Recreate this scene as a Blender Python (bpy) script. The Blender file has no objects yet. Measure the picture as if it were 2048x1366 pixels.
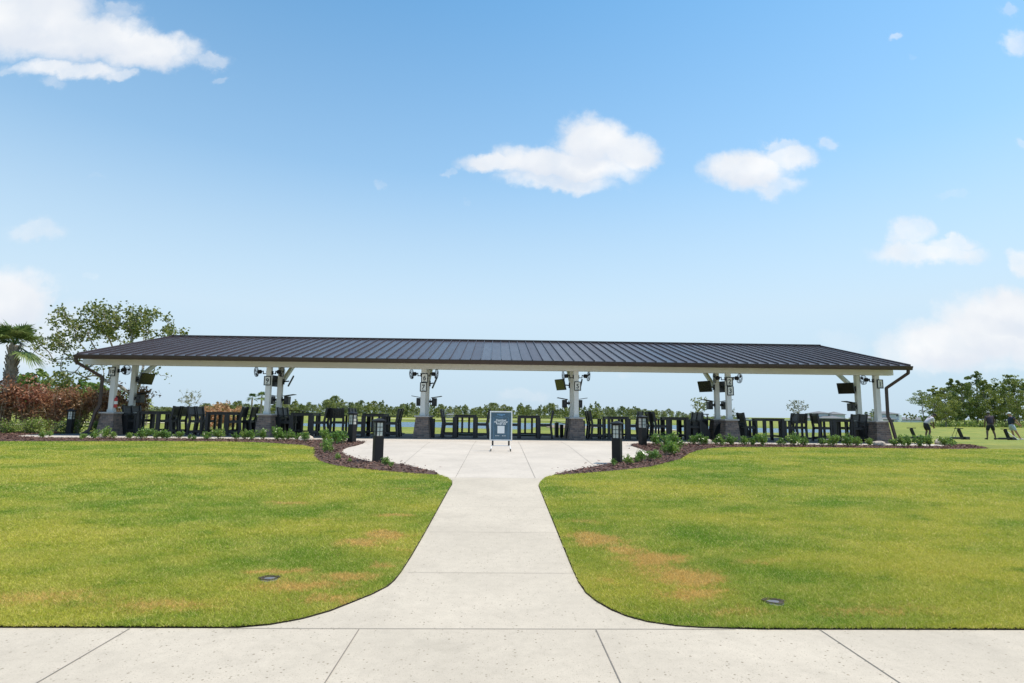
import bpy, bmesh, math, random
import numpy as np
from mathutils import Vector, Matrix
random.seed(7); rng = np.random.default_rng(7)
S = bpy.context.scene; COL = S.collection
R = math.radians
# ------------------------------------------------------------------ camera
CZ = 1.03
cam = bpy.data.objects.new("camera", bpy.data.cameras.new("camera")); COL.objects.link(cam)
cam.data.sensor_width = 36.0; cam.data.lens = 36.0 * 1138 / 2048
cam.data.clip_start = .05; cam.data.clip_end = 9000
cam.location = (0, 0, CZ)
CR = Matrix.Rotation(-R(1.5), 3, 'Z') @ Matrix.Rotation(R(90 + 7.31), 3, 'X') @ Matrix.Rotation(R(.66), 3, 'Z')
cam.rotation_euler = CR.to_euler()
S.camera = cam
def ray(px, py): return CR @ Vector(((px - 1024) / 1138, -(py - 683) / 1138, -1))
def at(px, py, Y):
    d = ray(px, py); return Vector((0, 0, CZ)) + d * (Y / d.y)
# ------------------------------------------------------------------ sun, exposure
SUN_EL, SUN_AZ = 66.0, 84.0          # azimuth clockwise from +Y
sl = bpy.data.lights.new("sun", 'SUN'); sl.energy = 3.7; sl.angle = R(.53); sl.color = (1, .925, .80)
sun = bpy.data.objects.new("sun", sl); COL.objects.link(sun)
sd = Vector((math.sin(R(SUN_AZ)) * math.cos(R(SUN_EL)), math.cos(R(SUN_AZ)) * math.cos(R(SUN_EL)), math.sin(R(SUN_EL))))
sun.rotation_euler = sd.to_track_quat('Z', 'Y').to_euler(); sun.location = (30, 10, 40)
S.view_settings.view_transform = 'Standard'; S.view_settings.look = 'None'
S.view_settings.exposure = 0.42; S.view_settings.gamma = 1
# ------------------------------------------------------------------ world: nishita sky with clouds
W = bpy.data.worlds.new("World"); S.world = W; W.use_nodes = True
wt = W.node_tree; wt.nodes.clear()
def N(t, ty, **kw):
    n = t.nodes.new(ty)
    for k, v in kw.items():
        if k[0] == 'i' and k[1:].isdigit(): n.inputs[int(k[1:])].default_value = v
        else: setattr(n, k, v)
    return n
def L(t, a, b): t.links.new(a, b)
def M(t, op, a, b=None, c=None, clamp=False):
    n = t.nodes.new('ShaderNodeMath'); n.operation = op; n.use_clamp = clamp
    for i, v in enumerate((a, b, c)):
        if v is None: continue
        if isinstance(v, (int, float)): n.inputs[i].default_value = v
        else: t.links.new(v, n.inputs[i])
    return n.outputs[0]
def VM(t, op, a, b=None):
    n = t.nodes.new('ShaderNodeVectorMath'); n.operation = op
    for i, v in enumerate((a, b)):
        if v is None: continue
        if isinstance(v, (tuple, list)): n.inputs[i].default_value = v
        else: t.links.new(v, n.inputs[i])
    return n.outputs['Value'] if op == 'LENGTH' else n.outputs[0]
def MR(t, v, a, b, c=0., d=1., smooth=True):
    n = t.nodes.new('ShaderNodeMapRange'); n.interpolation_type = 'SMOOTHSTEP' if smooth else 'LINEAR'
    t.links.new(v, n.inputs[0])
    for i, x in enumerate((a, b, c, d)): n.inputs[i + 1].default_value = x
    return n.outputs[0]
def MIX(t, f, a, b, mode='MIX'):
    n = t.nodes.new('ShaderNodeMix'); n.data_type = 'RGBA'; n.blend_type = mode
    for s, v in ((n.inputs[0], f), (n.inputs[6], a), (n.inputs[7], b)):
        if isinstance(v, (int, float)): s.default_value = v
        elif isinstance(v, (tuple, list)): s.default_value = (*v, 1) if len(v) == 3 else v
        else: t.links.new(v, s)
    return n.outputs[2]
def NOISE(t, vec, scale, detail=4, rough=.55):
    n = t.nodes.new('ShaderNodeTexNoise'); n.inputs['Scale'].default_value = scale
    n.inputs['Detail'].default_value = detail; n.inputs['Roughness'].default_value = rough
    if vec is not None: t.links.new(vec, n.inputs['Vector'])
    return n
sky = N(wt, 'ShaderNodeTexSky', sky_type='NISHITA', sun_disc=False, sun_elevation=R(SUN_EL), sun_rotation=R(SUN_AZ),
        altitude=0, air_density=1.0, dust_density=.35, ozone_density=1.6)
tc = N(wt, 'ShaderNodeTexCoord')
sep = N(wt, 'ShaderNodeSeparateXYZ'); L(wt, tc.outputs['Generated'], sep.inputs[0])
yy = M(wt, 'MAXIMUM', sep.outputs[1], .05)
cmb = N(wt, 'ShaderNodeCombineXYZ')
L(wt, M(wt, 'DIVIDE', sep.outputs[0], yy), cmb.inputs[0]); L(wt, M(wt, 'DIVIDE', sep.outputs[2], yy), cmb.inputs[1])
uv = cmb.outputs[0]
n1 = NOISE(wt, uv, 9, 5, .6); n2 = NOISE(wt, uv, 30, 4, .6)
dis = VM(wt, 'ADD', VM(wt, 'MULTIPLY', VM(wt, 'SUBTRACT', n1.outputs['Color'], (.5, .5, .5)), (.10, .07, 0)),
         VM(wt, 'MULTIPLY', VM(wt, 'SUBTRACT', n2.outputs['Color'], (.5, .5, .5)), (.030, .026, 0)))
uvd = VM(wt, 'ADD', uv, dis)
# cloud cores: picture direction, half size, strength  (direction = where that cloud hangs in the sky)
CL = [(40, 30, 150, 75, 1), (150, 75, 150, 50, 1), (290, 102, 110, 42, 1), (130, 142, 100, 20, .8), (225, 152, 40, 14, .6), (425, 118, 45, 16, .45),
      (250, 25, 40, 22, .4), (180, 20, 60, 30, .35), (440, 155, 22, 10, .35), (100, 170, 40, 12, .4),
      (1120, 330, 165, 42, 1), (1190, 280, 85, 55, 1), (1255, 300, 80, 38, .9), (1005, 332, 95, 22, .9), (1120, 364, 130, 22, .75), (905, 342, 22, 10, .4),
      (1500, 340, 90, 45, .95), (1545, 372, 70, 26, .6), (1575, 315, 62, 30, .75), (1660, 288, 22, 18, .45), (1560, 288, 48, 14, .5),
      (1850, 505, 110, 24, .7), (1820, 465, 45, 30, .65), (1905, 484, 50, 16, .65), (1905, 388, 40, 12, .3),
      (1990, 660, 130, 60, 1), (1900, 685, 120, 48, .95), (2045, 625, 100, 44, 1), (1800, 690, 60, 34, .55), (1950, 715, 190, 30, .5), (1690, 680, 70, 22, .3),
      (15, 610, 85, 62, 1), (50, 680, 150, 55, .55), (180, 660, 160, 50, .35), (70, 462, 60, 22, .45), (2030, 80, 42, 26, .6), (2020, 20, 30, 14, .4), (1798, 75, 18, 11, .4), (1838, 122, 12, 8, .25),
      (2045, 520, 32, 24, .6), (2040, 290, 20, 14, .45), (178, 556, 26, 12, .3), (765, 370, 18, 10, .3), (930, 400, 14, 8, .22), (1040, 790, 65, 18, .35), (1240, 748, 26, 8, .25), (195, 348, 16, 8, .2), (22, 145, 16, 9, .35)]
acc = None; under = None
for (px, py, a, b, s) in CL:
    d = ray(px, py); u, v = d.x / d.y, d.z / d.y
    k = 1 / 1138 / max(.5, math.cos(math.atan(u))) ** .5
    ln = VM(wt, 'LENGTH', VM(wt, 'MULTIPLY', VM(wt, 'SUBTRACT', uvd, (u, v, 0)), (1 / (a * k * 1.25), 1 / (b * k * 1.35), 0)))
    m = M(wt, 'MULTIPLY', M(wt, 'MULTIPLY', M(wt, 'SUBTRACT', 1.0, ln, clamp=True), 1.9, clamp=True), s)
    acc = m if acc is None else M(wt, 'MAXIMUM', acc, m)
    if s >= .95:                                  # undersides of the big clouds are greyer
        sv = N(wt, 'ShaderNodeSeparateXYZ'); L(wt, uvd, sv.inputs[0])
        lo_ = M(wt, 'MULTIPLY', m, M(wt, 'MULTIPLY_ADD', sv.outputs[1], -1 / (b * k * 1.3), v / (b * k * 1.3) + .15, clamp=True)); under = lo_ if under is None else M(wt, 'MAXIMUM', under, lo_)
n3 = NOISE(wt, uv, 16, 7, .62)
den = M(wt, 'ADD', acc, M(wt, 'MULTIPLY', M(wt, 'SUBTRACT', n3.outputs[0], .5), .70))
den = M(wt, 'MULTIPLY', MR(wt, den, .0, 1.05), MR(wt, acc, .0, .45))
n4 = NOISE(wt, uv, 7, 3, .5)
ccol = MIX(wt, MR(wt, n4.outputs[0], .35, .7), (4.2, 4.38, 4.65), (5.05, 5.05, 5.05))
def RAMP(t, v, stops):
    n = t.nodes.new('ShaderNodeValToRGB'); t.links.new(v, n.inputs[0]); e = n.color_ramp.elements
    while len(e) < len(stops): e.new(.5)
    for i, (p_, c_) in enumerate(stops): e[i].position = p_; e[i].color = (*c_, 1) if isinstance(c_, tuple) else (c_, c_, c_, 1)
    return n.outputs[0]
# thin pale haze of a humid midday sky: strongest low down, gone overhead
elev = M(wt, 'MAXIMUM', sep.outputs[2], 0.)
hzf = RAMP(wt, elev, [(0, .96), (.17, .90), (.28, .62), (.40, .30), (.62, .03)])
hzc = VM(wt, 'MULTIPLY', RAMP(wt, elev, [(0, (.53, .66, .80)), (.10, (.59, .725, .85)), (.17, (.63, .765, .88)), (.30, (.62, .74, .84)), (.6, (.55, .7, .85))]), (5.23, 5.23, 5.23))
skt = VM(wt, 'MULTIPLY', sky.outputs[0], (.66, 1.04, 1.06))
c1 = MIX(wt, hzf, skt, hzc)
ccol = MIX(wt, M(wt, 'MULTIPLY', MR(wt, under, .05, .75), .75), ccol, (3.7, 3.98, 4.45))
c2 = MIX(wt, M(wt, 'MULTIPLY', den, .95), c1, ccol)
bg = N(wt, 'ShaderNodeBackground'); bg.inputs[1].default_value = .15; L(wt, c2, bg.inputs[0])
wo = N(wt, 'ShaderNodeOutputWorld'); L(wt, bg.outputs[0], wo.inputs[0])

# ------------------------------------------------------------------ materials
MATS = {}
def newmat(name):
    m = bpy.data.materials.new(name); m.use_nodes = True; t = m.node_tree
    b = t.nodes['Principled BSDF']; MATS[name] = m
    return m, t, b
def plain(name, col, rough=.6, metal=0., spec=.5, var=.12, vs=6., bump=0., bs=60.):
    m, t, b = newmat(name)
    tcn = N(t, 'ShaderNodeTexCoord'); oi = N(t, 'ShaderNodeObjectInfo')
    n = NOISE(t, tcn.outputs['Object'], vs, 5, .6)
    f = M(t, 'ADD', MR(t, n.outputs[0], .25, .75, 1 - var, 1 + var, False), M(t, 'MULTIPLY', M(t, 'SUBTRACT', oi.outputs['Random'], .5), var))
    mx = N(t, 'ShaderNodeVectorMath', operation='SCALE'); mx.inputs[0].default_value = col; L(t, f, mx.inputs['Scale'])
    L(t, mx.outputs[0], b.inputs['Base Color'])
    b.inputs['Roughness'].default_value = rough; b.inputs['Metallic'].default_value = metal
    b.inputs['Specular IOR Level'].default_value = spec
    if bump:
        nb = NOISE(t, tcn.outputs['Object'], bs, 4, .6); bp = N(t, 'ShaderNodeBump'); bp.inputs['Strength'].default_value = bump
        bp.inputs['Distance'].default_value = .01; L(t, nb.outputs[0], bp.inputs['Height']); L(t, bp.outputs[0], b.inputs['Normal'])
    return m
def leafmat(name, c1, c2, rough=.5, trans=.25, spec=.4):
    """foliage: colour varies leaf by leaf with the 'tint' attribute, a little light passes through"""
    m, t, b = newmat(name)
    a = N(t, 'ShaderNodeAttribute', attribute_name='tint'); oi = N(t, 'ShaderNodeObjectInfo')
    c = MIX(t, a.outputs['Fac'], c1, c2)
    hs = N(t, 'ShaderNodeHueSaturation'); L(t, c, hs.inputs['Color'])
    L(t, MR(t, oi.outputs['Random'], 0, 1, .485, .515, False), hs.inputs['Hue']); L(t, MR(t, oi.outputs['Random'], 0, 1, 1.15, .85, False), hs.inputs['Value'])
    L(t, hs.outputs[0], b.inputs['Base Color']); b.inputs['Roughness'].default_value = rough; b.inputs['Specular IOR Level'].default_value = spec
    tr = N(t, 'ShaderNodeBsdfTranslucent'); L(t, hs.outputs[0], tr.inputs[0])
    mx = N(t, 'ShaderNodeMixShader'); mx.inputs[0].default_value = trans
    L(t, b.outputs[0], mx.inputs[1]); L(t, tr.outputs[0], mx.inputs[2]); L(t, mx.outputs[0], t.nodes['Material Output'].inputs[0])
    return m
# lawn: one colour field in world position, shared by turf sheet and blades
BURN = [(1.6, 5.7, .95, 1.25, .62), (-1.5, 6.3, .6, .9, .45), (-3.6, 4.85, 1.6, .4, .62), (-5.2, 5.4, 1.5, .4, .5), (5.2, 4.8, 1.5, .35, .5), (2.9, 4.62, 1.2, .25, .6), (-1.3, 4.85, .5, .3, .7), (1.05, 5.3, .3, .4, .6), (-.95, 6.3, .12, .6, .6), (1.2, 7.6, .5, .35, .6), (1.15, 6.75, .55, .55, 1.), (1.6, 5.95, .6, .45, 1.), (1.75, 5.45, .65, .5, .9), (1.7, 5.0, .6, .35, .8), (1.4, 6.3, .5, .5, .8), (1.9, 4.6, .9, .25, .6),
        (-1.25, 6.85, .45, .35, 1.), (-1.45, 6.5, .5, .3, .9), (-1.3, 5.4, .5, .3, .8), (-1.7, 5.15, .8, .35, .8), (-2.0, 5.55, .7, .18, .8), (-2.6, 4.7, 1.2, .4, .65),
        (-1.1, 5.75, .2, .3, .7), (-1.35, 7.9, .6, .2, .8), (-2.2, 7.6, .9, .15, .55), (3.2, 4.7, 1.3, .35, .5), (2.6, 5.9, .9, .12, .6), (-3.1, 8.65, .7, .16, .8), (4.4, 5.6, 1.2, .2, .45), (-2.9, 9.6, 1.1, .1, .55), (-1.6, 9.9, .9, .12, .6), (3.6, 6.4, 1.3, .12, .4)]
def grassmat(name, blade, lo=.52, hi=.80):
    m, t, b = newmat(name)
    g = N(t, 'ShaderNodeNewGeometry'); pos = g.outputs['Position']
    fl = VM(t, 'MULTIPLY', pos, (1, 1, 0))
    big = NOISE(t, VM(t, 'MULTIPLY', fl, (.55, 1.0, 0)), .55, 4, .55); mid = NOISE(t, VM(t, 'MULTIPLY', fl, (.75, 1.1, 0)), 1.9, 6, .66); fine = NOISE(t, pos, 42, 3, .7)
    vf = NOISE(t, pos, 160, 2, .7)
    c = MIX(t, MR(t, big.outputs[0], .36, .64), (.172, .268, .027), (.390, .380, .055))
    c = MIX(t, MR(t, mid.outputs[0], .40, .85), c, (.45, .42, .095))
    c = MIX(t, MR(t, mid.outputs[0], .47, .22), c, (.118, .220, .020))
    burn = None
    dn = NOISE(t, fl, 3.2, 4, .65)
    fd = VM(t, 'ADD', fl, VM(t, 'MULTIPLY', VM(t, 'SUBTRACT', dn.outputs['Color'], (.5, .5, .5)), (.8, .5, 0)))
    for (x, y, a, bb, s) in BURN:
        ln = VM(t, 'LENGTH', VM(t, 'MULTIPLY', VM(t, 'SUBTRACT', fd, (x, y, 0)), (1 / a, 1 / bb, 0)))
        k = M(t, 'MULTIPLY', M(t, 'SUBTRACT', 1.15, ln, clamp=True), s)
        burn = k if burn is None else M(t, 'MAXIMUM', burn, k)
    pn = NOISE(t, fl, 26, 6, .85)
    bm = M(t, 'MULTIPLY', MR(t, M(t, 'ADD', burn, M(t, 'MULTIPLY', M(t, 'SUBTRACT', pn.outputs[0], .5), 1.9)), .42, .78), .78)
    c = MIX(t, bm, c, (.57, .36, .13))
    # small dry streaks anywhere in the lawn
    st = NOISE(t, VM(t, 'MULTIPLY', fl, (.55, 2.2, 0)), 1.9, 5, .68)
    c = MIX(t, M(t, 'MULTIPLY', MR(t, st.outputs[0], .635, .73), .62), c, (.58, .47, .18))
    at_ = N(t, 'ShaderNodeAttribute', attribute_name='rough')
    c = MIX(t, at_.outputs['Fac'], c, (.20, .255, .035))
    f = MR(t, fine.outputs[0], .25, .75, .72, 1.28, False)
    sc = N(t, 'ShaderNodeVectorMath', operation='SCALE'); L(t, c, sc.inputs[0])
    if blade:
        a2 = N(t, 'ShaderNodeAttribute', attribute_name='tint')
        f = M(t, 'MULTIPLY', f, MR(t, a2.outputs['Fac'], 0, .8, 1.05, 1.5, False)); c = MIX(t, M(t, 'MULTIPLY', M(t, 'GREATER_THAN', a2.outputs['Fac'], .84), .55), c, (.62, .50, .22)); L(t, c, sc.inputs[0])
        L(t, f, sc.inputs['Scale'])
        L(t, sc.outputs[0], b.inputs['Base Color'])
        tr = N(t, 'ShaderNodeBsdfTranslucent'); L(t, sc.outputs[0], tr.inputs[0]); mx = N(t, 'ShaderNodeMixShader'); mx.inputs[0].default_value = .42
        L(t, b.outputs[0], mx.inputs[1]); L(t, tr.outputs[0], mx.inputs[2]); L(t, mx.outputs[0], t.nodes['Material Output'].inputs[0])
    else:
        f = M(t, 'MULTIPLY', f, MR(t, vf.outputs[0], .3, .7, lo, hi, False))
        L(t, f, sc.inputs['Scale']); L(t, sc.outputs[0], b.inputs['Base Color'])
        bp = N(t, 'ShaderNodeBump'); bp.inputs['Strength'].default_value = .6; bp.inputs['Distance'].default_value = .02
        L(t, fine.outputs[0], bp.inputs['Height']); L(t, bp.outputs[0], b.inputs['Normal'])
    b.inputs['Roughness'].default_value = .75; b.inputs['Specular IOR Level'].default_value = .2
    return m
def concretemat(name, base, pits):
    m, t, b = newmat(name)
    g = N(t, 'ShaderNodeNewGeometry'); pos = g.outputs['Position']; fl = VM(t, 'MULTIPLY', pos, (1, 1, 0))
    a = NOISE(t, fl, .8, 4, .6); d = NOISE(t, fl, 11, 5, .7); e = NOISE(t, fl, 90, 3, .7)
    sp_ = N(t, 'ShaderNodeSeparateXYZ'); L(t, fl, sp_.inputs[0]); wn = N(t, 'ShaderNodeTexWhiteNoise', noise_dimensions='2D')
    cb = N(t, 'ShaderNodeCombineXYZ'); L(t, M(t, 'FLOOR', M(t, 'DIVIDE', M(t, 'ADD', sp_.outputs[0], .78 + 16.4), 1.64)), cb.inputs[0]); L(t, M(t, 'FLOOR', M(t, 'DIVIDE', M(t, 'SUBTRACT', sp_.outputs[1], 4.283), 1.40)), cb.inputs[1]); L(t, cb.outputs[0], wn.inputs['Vector'])
    stn = NOISE(t, fl, 1.7, 7, .72)
    f0 = M(t, 'MULTIPLY', MR(t, wn.outputs[0], 0, 1, .975, 1.02, False), MR(t, stn.outputs[0], .50, .78, 1., .86))
    f = M(t, 'MULTIPLY', f0, M(t, 'MULTIPLY', MR(t, a.outputs[0], .3, .7, .90, 1.06, False), M(t, 'MULTIPLY', MR(t, d.outputs[0], .3, .7, .93, 1.05, False), MR(t, e.outputs[0], .3, .7, .93, 1.06, False))))
    sc = N(t, 'ShaderNodeVectorMath', operation='SCALE'); sc.inputs[0].default_value = base; L(t, f, sc.inputs['Scale']); c = sc.outputs[0]
    if pits:
        w = VM(t, 'ADD', fl, VM(t, 'MULTIPLY', VM(t, 'SUBTRACT', NOISE(t, fl, 60, 2).outputs['Color'], (.5, .5, .5)), (.012, .012, 0)))
        for sc_, thr, r1, r2, col in ((34, .80, .18, .34, (.13, .10, .065)), (75, .66, .16, .36, (.22, .18, .13)), (150, .55, .15, .4, (.27, .23, .17)), (16, .88, .07, .2, (.16, .11, .06))):
            v = N(t, 'ShaderNodeTexVoronoi'); v.inputs['Scale'].default_value = sc_; L(t, w, v.inputs['Vector'])
            sp = N(t, 'ShaderNodeSeparateColor'); L(t, v.outputs['Color'], sp.inputs[0])
            sel = M(t, 'GREATER_THAN', sp.outputs[0], thr)
            rr = M(t, 'MULTIPLY', sp.outputs[1], .8)
            hole = M(t, 'MULTIPLY', sel, M(t, 'SUBTRACT', 1.0, MR(t, M(t, 'ADD', v.outputs['Distance'], M(t, 'MULTIPLY', rr, .12)), r1, r2)))
            fade = M(t, 'MULTIPLY', hole, MR(t, a.outputs[0], .3, .6, .6, 1.))
            c = MIX(t, M(t, 'MULTIPLY', fade, .7), c, col)
    L(t, c, b.inputs['Base Color']); b.inputs['Roughness'].default_value = .85; b.inputs['Specular IOR Level'].default_value = .25
    bp = N(t, 'ShaderNodeBump'); bp.inputs['Strength'].default_value = .25; bp.inputs['Distance'].default_value = .004; L(t, e.outputs[0], bp.inputs['Height']); L(t, bp.outputs[0], b.inputs['Normal'])
    return m
def stonemat(name, c1, c2, mortar):
    m, t, b = newmat(name)
    tcn = N(t, 'ShaderNodeTexCoord'); s = N(t, 'ShaderNodeSeparateXYZ'); L(t, tcn.outputs['Object'], s.inputs[0])
    cb = N(t, 'ShaderNodeCombineXYZ'); L(t, M(t, 'ADD', s.outputs[0], s.outputs[1]), cb.inputs[0]); L(t, s.outputs[2], cb.inputs[1])
    br = N(t, 'ShaderNodeTexBrick'); L(t, cb.outputs[0], br.inputs['Vector'])
    br.inputs['Color1'].default_value = (*c1, 1); br.inputs['Color2'].default_value = (*c2, 1); br.inputs['Mortar'].default_value = (*mortar, 1)
    br.inputs['Scale'].default_value = 1; br.inputs['Brick Width'].default_value = .19; br.inputs['Row Height'].default_value = .083; br.inputs['Mortar Size'].default_value = .008
    br.inputs['Bias'].default_value = .1
    n = NOISE(t, tcn.outputs['Object'], 14, 6, .7); n5 = NOISE(t, tcn.outputs['Object'], 5, 2)
    c = MIX(t, MR(t, n.outputs[0], .3, .75, 0, .5), br.outputs[0], (.25, .19, .16)); c = MIX(t, MR(t, n5.outputs[0], .48, .7, 0, .45), c, (.11, .10, .105))
    L(t, c, b.inputs['Base Color']); b.inputs['Roughness'].default_value = .9
    bp = N(t, 'ShaderNodeBump'); bp.inputs['Strength'].default_value = .9; bp.inputs['Distance'].default_value = .02
    L(t, M(t, 'ADD', M(t, 'SUBTRACT', 1., br.outputs['Fac']), M(t, 'MULTIPLY', n.outputs[0], .6)), bp.inputs['Height']); L(t, bp.outputs[0], b.inputs['Normal'])
    return m
GR = grassmat('turf', False); GB = grassmat('turf_blades', True); GT = grassmat('turf_blade_shade', False, .42, .66)  # GT: turf colour darkened to stand for shade between the blades
CON = concretemat('plaza_concrete', (.525, .460, .397), False); CONP = concretemat('shell_concrete', (.498, .432, .354), True)
JNT = plain('joint', (.20, .175, .15), .9); SLABM = concretemat('shaded_floor_concrete', (.14, .135, .14), False)  # SLABM: concrete colour darkened for the shade under the roof
MUL = plain('mulch', (.085, .046, .034), .9, var=.5, vs=14); 
STONE = stonemat('stacked_stone', (.34, .235, .18), (.115, .09, .08), (.25, .22, .20)); CAPM = plain('cap_stone', (.42, .41, .40), .8, var=.1, bump=.3)
WHT = plain('white_paint', (.70, .685, .655), .5, var=.05, vs=2); BRZ = plain('bronze_metal', (.062, .041, .034), .45, .0, .35, var=.12, vs=3)
ROOFM = plain('roof_metal', (.070, .051, .053), .33, .35, .6, var=.10, vs=.5)
_t = ROOFM.node_tree; _b = _t.nodes['Principled BSDF']; _tc = N(_t, 'ShaderNodeTexCoord'); _s = N(_t, 'ShaderNodeSeparateXYZ'); L(_t, _tc.outputs['Object'], _s.inputs[0])
_w = N(_t, 'ShaderNodeTexWhiteNoise', noise_dimensions='1D'); L(_t, M(_t, 'FLOOR', M(_t, 'DIVIDE', M(_t, 'ADD', _s.outputs[0], 16.93), .42800)), _w.inputs['W'])
L(_t, M(_t, 'ADD', M(_t, 'MULTIPLY_ADD', _w.outputs[0], .10, .20), M(_t, 'MULTIPLY', NOISE(_t, VM(_t, 'MULTIPLY', _tc.outputs['Object'], (3., .5, .5)), 2., 4).outputs[0], .14)), _b.inputs['Roughness']);
_bp = N(_t, 'ShaderNodeBump'); _bp.inputs['Strength'].default_value = .5; _bp.inputs['Distance'].default_value = .012; L(_t, NOISE(_t, VM(_t, 'MULTIPLY', _tc.outputs['Object'], (2.2, .7, 1)), 1.6, 2).outputs[0], _bp.inputs['Height']); L(_t, _bp.outputs[0], _b.inputs['Normal'])
BLK = plain('black_plastic', (.019, .019, .021), .5, var=.25, vs=8); BLK2 = plain('black_metal', (.010, .010, .012), .5, spec=.3)
GREYP = plain('charcoal_panel', (.045, .045, .05), .5); SCR = plain('dark_screen', (.030, .029, .018), .22, spec=.8, var=.08)  # SCR: olive of reflected grass is put into the base colour
GLS = plain('frosted_glass', (.66, .66, .60), .3, var=.06); SGN = plain('sign_white', (.78, .77, .72), .5, var=.04); INK = plain('sign_ink', (.02, .02, .025), .6)
ALU = plain('aluminium', (.80, .80, .80), .35, .0, var=.04); BLUE = plain('poster_blue', (.06, .125, .18), .32, spec=.6, var=.3, vs=5)
PWH = plain('poster_white', (.85, .85, .85), .5, var=.02); PCY = plain('poster_light_blue', (.22, .45, .72), .5, var=.02)
RED = plain('extinguisher_red', (.45, .03, .025), .3); RUB = plain('rubber', (.02, .02, .02), .8)
ROCK = plain('limestone', (.50, .42, .35), .9, var=.3, vs=9, bump=1., bs=22); SAND = plain('sand', (.62, .54, .40), .9, var=.1, vs=.4); MUD = plain('mud', (.23, .18, .13), .9, var=.3, vs=.5)
BARK = plain('bark', (.30, .26, .22), .9, var=.35, vs=5, bump=.8, bs=30); BARKP = plain('pine_bark', (.19, .16, .14), .9, var=.35, vs=2); PALMB = plain('palm_bark', (.30, .24, .18), .9, var=.35, vs=10, bump=.8, bs=26)
STEM = plain('dry_stem', (.42, .33, .24), .9, var=.3)
PINE = leafmat('pine_needles', (.075, .125, .028), (.31, .34, .08), .6, .35); OAK = leafmat('oak_leaves', (.07, .14, .03), (.24, .32, .06), .5, .3)
FAR1 = leafmat('far_foliage', (.105, .150, .052), (.31, .33, .115), .7, .3); SPARSE = leafmat('sparse_leaves', (.085, .125, .03), (.30, .30, .08), .45, .35)
CROT = leafmat('croton_leaves', (.17, .065, .032), (.46, .25, .13), .42, .35); CROTD = leafmat('dry_croton_leaves', (.22, .12, .06), (.47, .32, .18), .6, .35)
SHB = leafmat('shrub_leaves', (.09, .19, .028), (.27, .40, .075), .3, .35, .6); PALM = leafmat('palm_fronds', (.055, .11, .03), (.17, .23, .07), .42, .25); PALMY = leafmat('young_palm_fronds', (.16, .22, .04), (.30, .34, .09), .45, .25)
GREY = leafmat('grey_twigs', (.16, .17, .12), (.30, .31, .23), .8, .1); BUSH = leafmat('bush_leaves', (.10, .18, .03), (.32, .38, .09), .45, .35); ORC = leafmat('orange_croton', (.36, .17, .07), (.55, .38, .20), .5, .3)
WALL = plain('house_wall', (.62, .63, .62), .8, var=.05); WALLG = plain('house_wall_grey', (.50, .54, .58), .8, var=.06); HROOF = plain('house_shingle', (.17, .17, .18), .9, var=.15, vs=1); WIN = plain('window_glass', (.05, .07, .09), .1, spec=.8)
SKIN1 = plain('skin_tan', (.38, .21, .14), .55, var=.05); SKIN2 = plain('skin_dark', (.13, .075, .05), .55, var=.05)
def cloth(n, c): return plain(n, c, .85, var=.12, vs=14)
m_, t_, b_ = newmat('water'); b_.inputs['Base Color'].default_value = (.035, .095, .15, 1); b_.inputs['Roughness'].default_value = .22; WATER = m_
_g = N(t_, 'ShaderNodeNewGeometry'); _n = NOISE(t_, VM(t_, 'MULTIPLY', _g.outputs['Position'], (.35, 1, 1)), 1.6, 4, .6); _b = N(t_, 'ShaderNodeBump'); _b.inputs['Strength'].default_value = 1.; _b.inputs['Distance'].default_value = .35
L(t_, _n.outputs[0], _b.inputs['Height']); L(t_, _b.outputs[0], b_.inputs['Normal'])

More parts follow.
